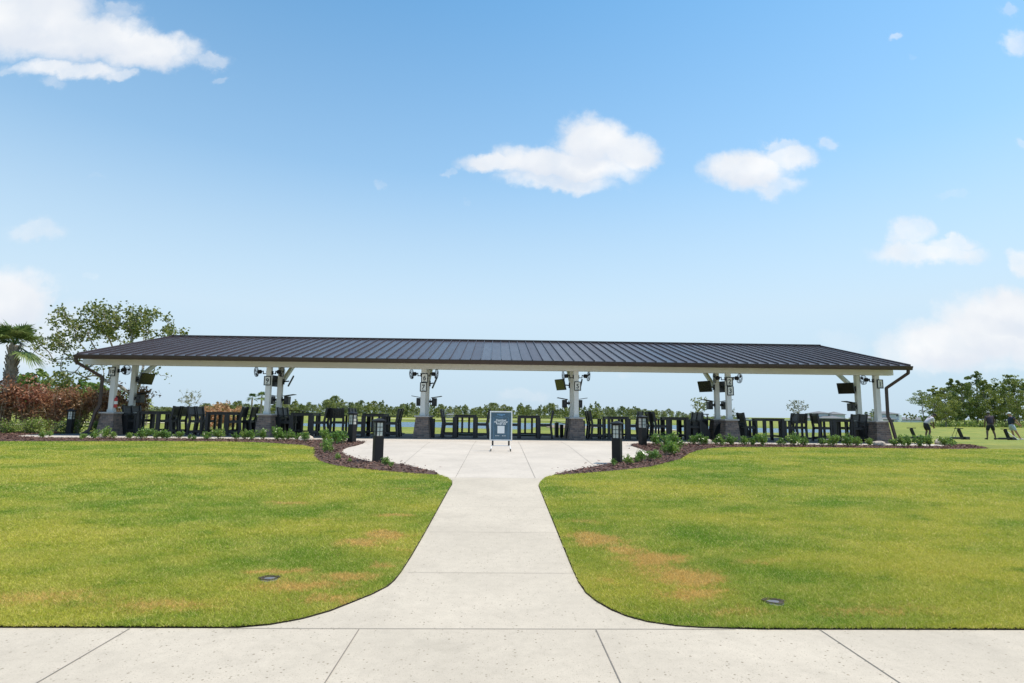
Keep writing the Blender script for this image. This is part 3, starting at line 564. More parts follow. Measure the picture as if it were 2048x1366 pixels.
def make_fan():
    o = empty('wall_fan', (0, 0, 0), 'fan', 'fan', 'wall fans under the roof beam')
    m = MB(); m.box(-.0, .03, -.05, .05, -.08, .08); m.bar((.03, 0, -.03), (.16, 0, -.03), .03, .03); m.bar((.16, 0, -.045), (.16, 0, .1), .03, .03); m.bar((.16, 0, .09), (.24, 0, .06), .03, .03); m.build('bracket', BLK2, o)
    m = MB(); m.tube([(.22, 0, .06), (.25, 0, .06), (.37, 0, .06), (.40, 0, .06)], [.05, .085, .085, .05], 12); m.build('motor', BLK2, o)
    m = MB()
    for r, xx in ((.20, .47), (.205, .44), (.20, .41), (.13, .485), (.065, .495)): m.ring((xx, 0, .06), r, .0055)
    for k in range(18):
        a = 2 * math.pi * k / 18; c, s_ = math.cos(a), math.sin(a)
        m.tube([(.495, .05 * c, .06 + .05 * s_), (.485, .13 * c, .06 + .13 * s_), (.465, .2 * c, .06 + .2 * s_), (.41, .2 * c, .06 + .2 * s_), (.385, .09 * c, .06 + .09 * s_)], .0035, 3, False)
    m.build('cage', BLK2, o)
    m = MB()
    for k in range(3):
        a = 2 * math.pi * k / 3 + .3; e = Vector((0, math.cos(a), math.sin(a))); g = Vector((0, -math.sin(a), math.cos(a))); c = Vector((.43, 0, .06))
        m.face([c + e * .04 - g * .03 + Vector((-.01, 0, 0)), c + e * .18 - g * .07 + Vector((-.02, 0, 0)), c + e * .185 + g * .05 + Vector((.02, 0, 0)), c + e * .04 + g * .03 + Vector((.01, 0, 0))])
    m.build('blades', BLK, o); return o
fan0 = make_fan(); first = True
NEXT = {0: 'pier 9', 5: 'pier 3'}
for i, x in enumerate(CX):
    for sd_ in (-1, 1):
        if (i == 0 and sd_ < 0) or (i == 5 and sd_ > 0): continue
        o = fan0 if first else copy_tree(fan0); first = False
        o.location = (x + sd_ * .102, YF + .02, 2.66); o.rotation_euler = (0, R(4), R({-1: 180 + random.uniform(-14, 14), 1: random.uniform(-22, 8)}[sd_]))
        q = NUM[i + sd_]
        o['label'] = f'black caged fan on the pier {NUM[i]} post, on its side toward pier {q}'
def tv(i, side, ang, tilt=14, dz=0, out=.42):
    x = CX[i]; q = NUM[i + side]
    o = empty('monitor', (x + side * .102, YR + .02, 2.36 + dz), f'tilted dark monitor on the pier {NUM[i]} rear post, toward pier {q}', 'screen', 'tilted monitors on the rear posts')
    m = MB(); m.box(*sorted((0, side * .04)), -.08, .08, -.12, .12); m.bar((side * .04, 0, 0), (side * out * .75, 0, .03), .05, .05); m.build('mount', BLK2, o)
    c = Vector((side * out, 0, .03)); rot = Matrix.Rotation(R(ang) * (-side), 3, 'Z') @ (Matrix.Rotation(R(tilt) * side, 3, 'Y'))
    def bx(x0, x1, y0, y1, z0, z1, name, mat):
        mm = MB(); mm.box(x0, x1, y0, y1, z0, z1); mm.v = [tuple(c + rot @ Vector(v)) for v in mm.v]; mm.build(name, mat, o, bevel=.004)
    bx(*sorted((-side * .03, side * .03)), -.37, .37, -.25, .25, 'housing', BLK)
    bx(*sorted((side * .031, side * .034)), -.345, .345, -.225, .225, 'display', SCR)
tv(0, 1, 12, 18, .02); tv(1, -1, -12, 8, 0, .22); tv(1, 1, -20, 24, 0, .34); tv(2, 1, -6, 22, 0, .22); tv(3, -1, 26); tv(3, 1, 8, 12, 0, .3); tv(4, -1, 26); tv(4, 1, -12, 8, 0, .22); tv(5, -1, 30)
def console(i, side):
    x = CX[i]; q = NUM[i + side]
    o = empty('ball_tracker', (x + side * .102, YR, 1.56), f'black tracker box with a flap lid on the pier {NUM[i]} rear post, toward pier {q}', 'tracker box', 'tracker boxes on the rear posts')
    m = MB(); m.bar((0, 0, 0), (side * .14, 0, 0), .06, .1); m.tube([(side * .06, -.09, -.1), (side * .06, -.09, .12)], .018, 6); m.build('bracket', BLK2, o)
    m = MB(); m.box(*sorted((side * .14, side * .34)), -.16, .16, -.2, .15); m.build('case', BLK, o, bevel=.01)
    m = MB(); p = (side * .10, 0, .165); q_ = (side * .56, 0, .24); m.bar(p, q_, .42, .025); m.build('lid', BLK2, o)
    m = MB(); m.tube([(side * .24, -.161, .0), (side * .24, -.185, .0)], .05, 12); m.build('lens', GREYP, o)
for i in range(6):
    for s_ in (-1, 1):
        if 0 <= i + s_ <= 5: console(i, s_)
fe = empty('fire_extinguisher', (CX[0] + .16, YF - .02, 1.12), 'red fire extinguisher with white label hung on the pier 10 post', 'fire extinguisher')
m = MB(); m.lathe([(.03, 0), (.062, .02), (.064, .1), (.064, .34), (.05, .4), (.022, .43), (.022, .46)], 12); m.build('cylinder', RED, fe, smooth=False)
m = MB(); m.lathe([(.0652, .15), (.0652, .27)], 12); m.build('paper_label', SGN, fe)
m = MB(); m.box(-.02, .06, -.015, .015, .46, .5); m.tube([(.05, 0, .47), (.09, 0, .4), (.085, 0, .2)], .009, 5); m.build('valve', BLK2, fe)

# ------------------------------------------------------------------ chairs and tables
def make_chair():
    o = empty('bar_chair', (0, 0, .012), 'x', 'bar chair', 'black slatted bar chairs under the pavilion')
    for s_ in (-1, 1):
        m = MB(); m.box(s_ * .27 - .042, s_ * .27 + .042, .20, .275, 0, .86); m.build('leg', BLK, o)
        m = MB(); m.bar((s_ * .27, -.30, 0), (s_ * .27, -.235, .62), .085, .085, (0, 1, 0)); m.bar((s_ * .27, -.2355, .615), (s_ * .27, -.345, 1.215), .085, .08, (0, 1, 0)); m.build('leg', BLK, o)
        m = MB(); m.box(s_ * .28 - .05, s_ * .28 + .05, -.26, .29, .861, .886); m.build('armrest', BLK, o)
        m = MB(); m.box(s_ * .27 - .018, s_ * .27 + .018, -.234, .199, .525, .605); m.build('seat_rail', BLK, o); m = MB(); m.box(s_ * .27 - .018, s_ * .27 + .018, -.245, .199, .125, .205); m.build('side_stretcher', BLK, o)
    m = MB()
    for k in range(5): m.box(-.235, .235, -.22 + k * .094, -.135 + k * .094, .606, .632)
    m.build('seat', BLK, o)
    m = MB(); m.box(-.234, .234, .21, .25, .53, .6).box(-.234, .234, -.25, -.225, .54, .6); m.build('apron', BLK, o)
    m = MB(); m.box(-.234, .234, .205, .26, .15, .205).box(-.234, .234, -.272, -.236, .13, .195); m.build('footrest', BLK, o)
    m = MB(); m.bar((-.234, -.33, 1.155), (.234, -.33, 1.155), .03, .09); m.bar((-.234, -.268, .80), (.234, -.268, .80), .03, .06)
    for k in range(6): x = -.19 + k * .076; m.bar((x, -.272, .825), (x, -.325, 1.115), .07, .018, (0, 1, 0))
    m.build('backrest', BLK, o); return o
def make_table():
    o = empty('bar_table', (0, 0, .012), 'x', 'bar table', 'black bar tables under the pavilion')
    m = MB()
    for k in range(7): m.box(-.47, .47, -.62 + k * .178, -.62 + k * .178 + .172, .955, .985)
    m.build('table_top', BLK, o, bevel=.004)
    m = MB(); m.box(-.36, .36, -.575, -.545, .86, .954).box(-.36, .36, .545, .575, .86, .954).box(-.43, -.40, -.5, .5, .86, .954).box(.40, .43, -.5, .5, .86, .954); m.build('apron', BLK, o)
    for sx in (-1, 1):
        for sy in (-1, 1): m = MB(); m.box(sx * .40 - .06, sx * .40 + .06, sy * .55 - .06, sy * .55 + .06, 0, .9535); m.build('leg', BLK, o, bevel=.004)
    m = MB(); m.box(-.42, -.38, -.499, .499, .16, .24).box(.38, .42, -.499, .499, .16, .24).box(-.379, .379, -.04, .04, .17, .23); m.build('stretcher', BLK, o)
    for sx in (-1, 1): m = MB(); m.box(sx * .15 - .045, sx * .15 + .045, -.038, .038, .231, .9535); m.build('trestle_post', BLK, o)
    return o
TB = [(-14.72, '10', '9', 'L M R Q'), (-11.83, '9', '10', 'L M R Q'), (-8.28, '9', '7', 'L M R F'), (-5.25, '7', '9', 'L M R Q'), (-1.33, '7', '5', 'L M R'),
      (1.43, '5', '7', 'L R'), (5.28, '5', '3', 'L M R Q'), (7.89, '3', '5', 'L M R Q'), (12.09, '3', '1', 'L R F'), (15.15, '1', '3', 'L R Q')]
ch0 = make_chair(); tb0 = make_table(); fc = ft = True
for (x, p, q, spec) in TB:
    TY = 25.25
    o = tb0 if ft else copy_tree(tb0); ft = False; o.location = (x, TY, .012); o.rotation_euler.z = R(random.uniform(-1.5, 1.5)); o['label'] = f'black slatted bar table beside pier {p} on its side toward pier {q}'
    xp, xq = CX[NUM.index(p)], CX[NUM.index(q)]
    for c in spec.split():
        dx, dy, rz, ph = {'L': (-.72, -.30, -90, 0), 'M': (-.74, .36, -90, 1), 'R': (.72, -.30, 90, 0), 'Q': (.73, .36, 90, 1), 'B': (.05, .95, 180, 2), 'C': (-.55, .98, 180, 3), 'F': (1.42, .1, -4, 4)}[c]
        o = ch0 if fc else copy_tree(ch0); fc = False
        dx *= {5.28: 1.25, 12.09: 1.45, 15.15: 1.1, -11.83: 1.18}.get(x, 1) if c in 'LMQ' else 1
        o.location = (x + dx + random.uniform(-.03, .03), TY + dy + random.uniform(-.05, .05), .012); o.rotation_euler.z = R(rz + random.uniform(-5, 5))
        if ph < 2:
            side = p if (dx < 0) == (xp < x) else q
            o['label'] = f"black chair nearer the {'lawn' if ph == 0 else 'lake'}, back to pier {side}, table beside pier {p} toward pier {q}"
        elif ph == 2: o['label'] = f'black chair on the lake side, facing the lawn, table beside pier {p} toward pier {q}'
        elif ph == 3: o['label'] = f'black chair off the lake corner, facing the lawn, table beside pier {p} toward pier {q}'
        else: o['label'] = f'black chair showing its slatted back, next to the table beside pier {p} toward pier {q}'
# bag racks, bins and mats
def rack_mesh(o, w=.5):
    for s_ in (-1, 1):
        m = MB(); pr = [(-.42, 0), (.30, 0), (.36, .28), (.22, .62), (.02, .80), (-.42, .80)]; x0, x1 = sorted((s_ * w / 2, s_ * (w / 2 - .03)))
        k = len(pr); b = len(m.v); m.v += [(x0, y, z) for y, z in pr] + [(x1, y, z) for y, z in pr]
        m.f.append(tuple(range(k))[::-1]); m.f.append(tuple(range(k, 2 * k))); m.m += [0, 0]
        for i in range(k): m.f.append((i, (i + 1) % k, k + (i + 1) % k, k + i)); m.m.append(0)
        m.build('side_panel', BLK, o)
    m = MB(); m.box(-w / 2 + .031, w / 2 - .031, -.41, -.37, .7, .79).box(-w / 2 + .031, w / 2 - .031, .1, .14, .66, .70).box(-w / 2 + .031, w / 2 - .031, -.4, .28, .05, .09); m.build('crossbar', BLK2, o)
rk = None
for lab, x, y, rz in [(f'black golf bag rack in the gap between the two stone bases of pier {n}', CX[i] + .02, 24.95, 90) for i, n in enumerate(NUM)] + [('black golf bag rack with sloped sides beside the tall bin at pier 3', 9.0, 25.1, -90), ('black golf bag rack with sloped sides between pier 3 and its table toward pier 1', 11.15, 26.0, -90)]:
    if rk is None: rk = empty('bag_rack', (0, 0, 0), lab, 'bag rack', 'black golf bag racks'); rack_mesh(rk); o = rk
    else: o = copy_tree(rk)
    o.location = (x, y, .012); o.rotation_euler.z = R(rz); o['label'] = lab
bn = None
for lab, x, y, sz in (('tall black bin cabinet with a slot top beside pier 3', 9.32, 26.05, 1.), ('tall black bin cabinet behind the pier 9 table toward pier 7', -9.35, 27.0, .95), ('low charcoal bin box under the table beside pier 9 toward pier 10', -11.1, 26.6, .68)):
    if bn is None:
        bn = empty('bin_cabinet', (0, 0, 0), lab, 'bin', 'bin cabinets'); o = bn
        m = MB(); m.box(-.29, .29, -.29, .29, 0, .93); m.build('body', GREYP, o, bevel=.008)
        for sx in (-1, 1):
            for sy in (-1, 1): m = MB(); m.box(sx * .255 - .02, sx * .255 + .02, sy * .255 - .02, sy * .255 + .02, .931, 1.11); m.build('corner_post', BLK, o)
        m = MB(); m.box(-.31, .31, -.31, .31, 1.111, 1.15); m.build('lid', BLK, o, bevel=.006)
        m = MB(); m.box(-.24, .24, -.294, -.2905, .08, .86); m.build('door', BLK2, o)
    else: o = copy_tree(bn)
    o.location = (x, y, .012); o.scale = (1, 1, sz); o['label'] = lab
bd = empty('ball_dispenser', (2.95, 26.6, .012), 'black ball dispenser with a sloped white lid beside pier 5', 'ball dispenser')
m = MB(); m.box(-.22, -.06, -.2, .2, 0, .66); m.build('housing', BLK, bd, bevel=.01)
m = MB(); m.bar((-.2, 0, .70), (.34, 0, .60), .42, .04); m.build('lid', PWH, bd)
m = MB(); m.box(.02, .16, -.18, .18, 0, .585); m.build('hopper', BLK2, bd, bevel=.01)
mt = None
for (x, p, q, _) in TB:
    lab = f'dark hitting mat on the slab edge behind the table beside pier {p} toward pier {q}'
    if mt is None:
        mt = empty('hitting_mat', (0, 0, 0), lab, 'mat', 'hitting mats at the range edge'); o = mt
        m = MB(); m.box(-.75, .75, -.65, .65, 0, .04); m.build('base', RUB, o, bevel=.01); m = MB(); m.box(-.68, .68, -.58, .58, .041, .06); m.build('turf_pad', plain('mat_turf', (.025, .05, .022), .9), o)
    else: o = copy_tree(mt)
    o.location = (x, 28.1, .012); o['label'] = lab

# ------------------------------------------------------------------ bollard lights
def bollard(x, y, h, rz, label):
    o = empty('bollard_light', (x, y, gz(y) + .012), label, 'bollard light', 'black lantern bollards', rz)
    a = .105; z0, z1 = h * .60, h * .90
    m = MB(); m.box(-a, a, -a, a, -.05, z0); m.build('shaft', BLK2, o, bevel=.006)
    m = MB(); m.box(-a + .012, a - .012, -a + .012, a - .012, z0 + .001, z1); m.build('diffuser', GLS, o)
    m = MB()
    for s_ in (-1, 1):
        for t_ in (-1, 1): m.box(s_ * (a - .018) - .018, s_ * (a - .018) + .018, t_ * (a - .018) - .018, t_ * (a - .018) + .018, z0 + .002, z1 - .001)
    for k in (-1, 1):
        f0, f1 = sorted((k * (a - .0118), k * (a - .003)))
        m.box(-.005, .005, f0, f1, z0 + .002, z1 - .001); m.box(f0, f1, -.005, .005, z0 + .002, z1 - .001)
        for j in (1 / 3, 2 / 3):
            zz = z0 + (z1 - z0) * j; m.box(-a + .036, -.0052, f0, f1, zz - .005, zz + .005); m.box(.0052, a - .036, f0, f1, zz - .005, zz + .005)
            m.box(f0, f1, -a + .036, -.0052, zz - .005, zz + .005); m.box(f0, f1, .0052, a - .036, zz - .005, zz + .005)
    m.build('mullions', BLK2, o)
    m = MB(); m.taper(0, 0, z1 + .001, z1 + .035, a + .004, a + .004, a + .004, a + .004); m.taper(0, 0, z1 + .036, z1 + .055, a + .04, a + .04, a + .04, a + .04); m.taper(0, 0, z1 + .0555, z1 + .115, a + .036, a + .036, .012, .012); m.build('cap', BLK2, o)
bollard(-2.82, 13.95, 1.03, R(28), 'black lantern bollard by the path mouth on the pier 7 side of the plaza')
bollard(-4.86, 19.62, 1.05, R(-25), 'black lantern bollard near the pavilion on the pier 7 side of the plaza')
bollard(2.98, 14.12, 1.02, R(-28), 'black lantern bollard by the path mouth on the pier 5 side of the plaza')
bollard(5.02, 19.6, 1.04, R(25), 'black lantern bollard near the pavilion on the pier 5 side of the plaza')
bollard(-18.05, 24.9, 1.02, R(10), 'black bollard standing in shade between the red croton hedge and pier 10')

# ------------------------------------------------------------------ A-frame sign
sg = empty('poster_stand', (.15, 17.15, gz(17.15) + .012), 'white framed wheeled stand with a blue app poster on the plaza', 'sign stand')
w, z0, z1 = .335, .30, 1.17
m = MB(); t = .035
for (a, b, c, d) in ((-w, w, z1 - t, z1), (-w, w, z0, z0 + t), (-w, -w + t, z0 + t + .0005, z1 - t - .0005), (w - t, w, z0 + t + .0005, z1 - t - .0005)): m.box(a, b, -.02, .02, c, d)
m.build('frame', ALU, sg, bevel=.004)
m = MB(); m.box(-w + t, w - t, -.010, .010, z0 + t, z1 - t); po = m.build('poster', BLUE, sg)
def words_(body, size, z, mat, nm='lettering', x=0):
    me = text_mesh(body, size, .0008, bold=size * .03); me.materials.append(mat); d = link(nm, me, po, (x, -.0122, z)); d.rotation_euler.x = R(90); return d
words_('TOPTRACER', .042, 1.068, PCY); words_('RANGE', .03, 1.035, PCY)
for s_, z in (('Download', .905), ('the Toptracer', .853), ('Range app', .801)):
    d = words_(s_, .068, z, PWH); d.data.materials[0] = PWH; d.scale = (1.05, 1, 1)
m = MB()
for x0, x1, za, zb in ((-.215, -.211, z0 + t + .01, .985), (.211, .215, z0 + t + .01, .985), (-.16, -.085, 1.002, 1.006), (.085, .16, 1.002, 1.006), (-.06, .06, .975, .979)): m.box(x0, x1, -.0125, -.0105, za, zb)
for s_ in (-1, 1): m.bar((s_ * .213, -.0115, .985), (s_ * .16, -.0115, 1.004), .002, .004, (0, 1, 0)); m.bar((s_ * .085, -.0115, 1.004), (s_ * .06, -.0115, .977), .002, .004, (0, 1, 0))
m.build('outline', PCY, po)
m = MB(); m.box(-.105, .105, -.0125, -.0105, .515, .735); m.build('blank_patch', PWH, po)
m = MB()
for x in (-.16, .04): m.box(x, x + .018, -.0125, -.0105, .435, .455); m.box(x + .035, x + .11, -.0125, -.0105, .438, .449)
m.build('store_mark', PWH, po)
for s_ in (-1, 1):
    m = MB(); m.box(s_ * .24 - .025, s_ * .24 + .025, -.015, .015, .16, .299); m.build('leg', BLK2, sg)
    m = MB(); m.tube([(s_ * .24, 0, .155), (s_ * .27, -.02, .15), (s_ * .29, -.2, .07)], .012, 6); m.tube([(s_ * .24, 0, .156), (s_ * .27, .02, .15), (s_ * .29, .2, .07)], .012, 6); m.build('base_bar', ALU, sg)
    for y in (-.21, .21): m = MB(); m.tube([(s_ * .29 - .014, y, .035), (s_ * .29 + .014, y, .035)], .035, 12); m.build('wheel', RUB, sg)
m = MB(); m.tube([(-.25, 0, .15), (.25, 0, .15)], .01, 6); m.build('crossbar', ALU, sg)

# ------------------------------------------------------------------ lawn drains, rocks, stake
for lab, x, y, rz in (('sunken grey valve cover in the lawn on the pier 10 half', -1.99, 5.33, .2), ('sunken grey valve cover in the lawn on the pier 1 half', 2.29, 4.81, -.1)):
    o = empty('valve_cover', (x, y, gz(y) + .021), lab, 'valve cover', 'valve covers in the lawn', rz)
    m = MB(); m.tube([(0, -.012, .001), (0, -.012, .004)], [.07, .066], 18); m.build('lid', plain('cover_grey', (.13, .13, .15), .6), o)
    m = MB(); m.tube([(.018 * math.cos(k), .014 * math.sin(2 * k) + .025, .0045 - .0003 * k) for k in range(2)] , .001, 4)
    pts = [((.085 + .012 * math.sin(3 * a_) + .008 * math.sin(7 * a_)) * math.cos(a_), .012 + (.075 + .012 * math.sin(4 * a_)) * math.sin(a_)) for a_ in [math.pi * 2 * k / 40 for k in range(40)]]
    m = MB()
    for k in range(40): (ax, ay), (bx, by) = pts[k], pts[(k + 1) % 40]; m.face([(ax, ay, .012), (bx, by, .012), (bx * .62, by * .55 + .02, .005), (ax * .62, ay * .55 + .02, .005)])
    m.build('soil_rim', SOIL, o)
def rock(x, y, s, lab, seed):
    bm = bmesh.new(); bmesh.ops.create_icosphere(bm, subdivisions=3, radius=1); r_ = np.random.default_rng(seed); d = r_.normal(size=(9, 3)); d /= np.linalg.norm(d, axis=1)[:, None]
    for v in bm.verts:
        n = np.array(v.co); k = min(1.0, min(.78 / max(n @ q, .05) for q in d)) * (1 + .06 * math.sin(7 * n[0] + seed) * math.sin(9 * n[1]))
        v.co = (n[0] * k * s, n[1] * k * s * .8, n[2] * k * s * .68)
    me = bpy.data.meshes.new('rock'); bm.to_mesh(me); bm.free(); me.materials.append(ROCK)
    tag(link('rock', me, loc=(x, y, gz(y) + s * .28)), lab, 'rock', 'pale rocks along the beds')
rock(-14.2, 21.3, .26, 'pale rock in the bed in front of pier 10', 1); rock(-6.75, 20.7, .26, 'pale rock in the bed between pier 9 and the plaza bollard', 2); rock(7.75, 21.0, .24, 'pale rock in the bed before the tall bin at pier 3', 3)
rock(14.2, 21.0, .26, 'pale rock in the bed before pier 1', 4); rock(18.3, 23.2, .28, 'brownish rock at the tip of the bed beyond pier 1', 5); rock(-19.75, 22.9, .17, 'larger pale rock beside the white stake', 6); rock(-20.1, 22.9, .13, 'smaller pale rock beside the white stake', 7)
m = MB(); m.tube([(0, 0, -.05), (.03, 0, .75)], [.035, .03], 8); o = m.build('stake', plain('pale_wood', (.55, .48, .40), .8), loc=(-19.95, 23.4, gz(23.4))); tag(o, 'thin pale wooden stake standing before the red hedge', 'stake')

# ------------------------------------------------------------------ planting
SH = []
for k in range(5):
    c = []; st = MB()
    for s_ in range(11):
        a = rng.uniform(0, 6.28); r = rng.uniform(.05, .5); h = rng.uniform(.45, 1.) * (1 - .25 * r); tip = np.array([math.cos(a) * r, math.sin(a) * r, h]); st.tube([(0, 0, 0), (tip[0] * .4, tip[1] * .4, h * .55), tuple(tip * .97)], .012, 4, False)
        for j in range(3): c.append(tip * (1 - .22 * j) + rng.normal(0, .085, (15 - 3 * j, 3)))
    SH.append(join_mesh('shrub', foliage('shrub', np.concatenate(c), .19, SHB, .8, .42), only_mesh(st, 'stem', STEM)))
SHL= [(-16.6,21.9,0.21),(-15.79,20.56,0.22),(-13.91,19.81,0.21),(-13.78,20.23,0.32),(-13.73,20.65,0.40),(-13.49,20.71,0.25),(-12.75,20.48,0.22),(-12.45,20.55,0.33),(-12.49,20.96,0.37),(-11.97,20.67,0.29),(-11.77,20.72,0.33),(-11.63,20.75,0.26),(-11.33,20.95,0.28),(-10.94,20.92,0.18),(-10.43,20.24,0.16),(-10.24,20.68,0.15),(-10.31,20.9,0.28),(-9.91,20.9,0.37),(-9.32,20.89,0.26),(-9.0,20.9,0.34),(-8.75,20.9,0.35),(-8.3,20.9,0.38),(-7.85,20.9,0.47),(-7.65,20.8,0.30),(-7.3,20.6,0.37),(-7.1,20.9,0.27),(-6.57,19.98,0.32),(-6.14,20.83,0.40),(-5.46,19.02,0.33),(-5.28,19.2,0.30),(-5.15,18.86,0.43),(-4.98,18.98,0.37),(-4.88,16.88,0.30),(-4.6,15.94,0.28),(-3.84,14.23,0.15),(-3.42,13.70,0.10),(-2.46,12.96,0.20),(-2.29,12.75,0.13)]
SHR= [(2.77,13.47,0.16),(3.14,13.69,0.22),(3.51,14.24,0.18),(3.64,14.36,0.28),(3.94,14.62,0.27),(4.14,14.87,0.25),(5.44,19.35,0.40),(5.55,18.77,0.42),(4.84,16.2,0.36),(5.05,16.3,0.38),(5.58,17.85,0.50),(6.46,20.9,0.22),(7.1,20.6,0.33),(7.24,20.37,0.40),(7.55,20.6,0.30),(7.92,20.15,0.37),(8.33,20.23,0.38),(8.85,20.32,0.34),(9.05,20.02,0.30),(9.28,19.85,0.45),(10.35,20.7,0.27),(10.62,20.31,0.44),(11.02,20.40,0.34),(11.84,20.7,0.28),(12.24,20.8,0.32),(11.92,20.1,0.43),(12.46,20.1,0.43),(13.20,20.8,0.35),(13.78,20.85,0.28),(14.61,20.8,0.27),(14.85,20.73,0.40),(15.16,20.80,0.40),(15.48,20.62,0.43),(16.0,20.85,0.41),(16.68,21.0,0.38),(17.33,21.5,0.33),(17.76,22.1,0.24),(18.14,22.5,0.20)]
def seg(x):
    for hi, nm in ((-15, 'before the hedge end of pier 10'), (-12.9, 'before pier 10'), (-10.7, 'before the tables between piers 10 and 9'), (-8.6, 'before pier 9'), (-5.8, 'between pier 9 and the plaza'), (0, 'by the plaza bollards toward pier 7'), (4.4, 'at the path bollard toward pier 5'), (6.2, 'beside the plaza toward pier 5'), (8.7, 'before the tables between piers 5 and 3'), (11.2, 'before pier 3'), (13.4, 'before the tables between piers 3 and 1'), (16.2, 'before pier 1'), (99, 'at the bed end beyond pier 1')):
        if x < hi: return nm
cnt = {}
for i, (x, y, h) in enumerate(sorted(SHL + SHR)):
    s_ = seg(x); cnt[s_] = cnt.get(s_, -1) + 1
    o = link('shrub', SH[i % 5], loc=(x, y, gz(y) + .02)); o.rotation_euler.z = rng.uniform(0, 6.28); k = h * 1.02; o.scale = (k * rng.uniform(.9, 1.2), k * rng.uniform(.9, 1.2), k)
    tag(o, f'green shrub, {ORD[cnt[s_]]} from the pier 10 end, {s_}', 'shrub', 'green shrubs along the mulch beds')

def bushy(h, r, nl, size, mat, stems=9, bottom=.3, mat2=None, seed=0):
    """upright shrub: bare stems below, leaves gathered on twig clusters above"""
    st = MB(); c = []; c2 = []
    for s_ in range(stems):
        a = rng.uniform(0, 6.28); rr = r * math.sqrt(rng.uniform(.02, 1)); tip = np.array([math.cos(a) * rr, math.sin(a) * rr, h * rng.uniform(.72, 1.0)])
        mid = np.array([tip[0] * .45 + rng.normal(0, .05), tip[1] * .45 + rng.normal(0, .05), tip[2] * .5]); st.tube([(tip[0] * .1, tip[1] * .1, 0), tuple(mid), tuple(tip)], [.018, .013, .006], 4, False)
        for j in range(6):
            f = rng.uniform(bottom, 1.02); base = mid + (tip - mid) * max(0, (f - .5) * 2) if f > .5 else mid * f * 2; q = base + rng.normal(0, .14, 3) * np.array([1, 1, .7])
            st.tube([tuple(base), tuple(q)], .005, 3, False); pts = q + rng.normal(0, .10, (nl // (stems * 6), 3)); (c if (mat2 is None or f > .62) else c2).append(pts)
    parts = [foliage('leaves', np.concatenate(c), size, mat, .1, .5)]
    if c2: parts.append(foliage('leaves', np.concatenate(c2), size * .9, mat2, -.1, .45))
    return parts, only_mesh(st, 'stems', STEM)
CROTB = [bushy(2.1, .75, 2300, .125, CROT, 20, .3, CROTD) for k in range(3)]
hed = [(-24.3, 25.4, 1.0, 'at the frame edge below the palm'), (-22.6, 25.6, .98, 'behind the white stake'), (-21.35, 25.3, 1.13, 'tallest in the hedge'), (-20.35, 25.6, 1.08, 'next after the tallest bush'), (-19.4, 25.9, .92, 'in the middle gap of the hedge'), (-18.6, 26.1, .98, 'behind the shaded bollard'), (-17.75, 26.5, 1.0, 'last before pier 10'), (-17.0, 27.6, 1.02, 'behind the pier 10 downspout'), (-20.7, 27.2, 1.0, 'second row under the palm side'), (-19.3, 28.9, .95, 'seen between the two posts of pier 10')]
for i, (x, y, s_, wh) in enumerate(hed):
    ps, st = CROTB[i % 3]; o = empty('croton_bush', (x, y, gz(y)), f'red and tan croton bush, {wh}', 'croton bush', 'croton hedge beside pier 10', rng.uniform(0, 6.28)); o.scale = (s_, s_, s_)
    link('foliage', ps[0], o)
    if len(ps) > 1: link('dry_foliage', ps[1], o)
    link('stems', st, o)
BU = [bushy(.8, .5, 1300, .085, BUSH, 10, .1) for k in range(2)]
for i, (x, y, s_, wh) in enumerate([(-23.4, 24.6, 1.1, 'below the palm at the frame edge'), (-20.9, 24.1, .9, 'just after the white stake'), (-20.1, 24.3, 1.0, 'below the tallest croton'), (-19.2, 24.4, 1.15, 'in the middle of the hedge foot'), (-18.3, 25.2, 1.1, 'touching the shaded bollard'), (-17.3, 25.6, 1.0, 'between the bollard and pier 10'), (-21.6, 23.9, .8, 'just before the white stake')]):
    ps, st = BU[i % 2]; o = empty('green_bush', (x, y, gz(y)), f'yellow green bush below the red hedge, {wh}', 'bush', 'green bushes at the hedge foot', rng.uniform(0, 6.28)); o.scale = (s_, s_, s_ * .68)
    link('foliage', ps[0], o); link('stems', st, o)
OC = bushy(1.8, .95, 1500, .2, ORC, 10, .2)
for i, (px, top, Yd, s_, wh) in enumerate(((412, 816, 46, .95, 'nearest the bare tree'), (428, 806, 48, 1.25, 'tallest of the three'), (457, 815, 47, 1.0, 'nearest the far palm'))):
    v = at(px, 850, Yd); o = empty('orange_croton', (v.x, Yd, gz(Yd)), f'orange leafed croton bush beyond the tables toward pier 9, {wh}', 'croton bush', 'orange crotons on the range', i); zt = at(px, top, Yd).z - gz(Yd); s2 = zt / 1.85; o.scale = (s2, s2, s2)
    link('foliage', OC[0][0], o); link('stems', OC[1], o)
v = at(503, 850, 44); o = empty('young_tree', (v.x, 44, gz(44)), 'small green sapling over an orange plant just before pier 9', 'sapling'); link('foliage', foliage('foliage', np.array([0, 0, 1.0]) + rng.normal(0, .22, (160, 3)), .16, BUSH), o); link('dry_foliage', foliage('dry_foliage', np.array([-.15, 0, .3]) + rng.normal(0, .13, (90, 3)), .14, ORC), o)
m = MB(); m.tube([(0, 0, 0), (0, 0, 1.)], .025, 5); m.build('trunk', STEM, o)

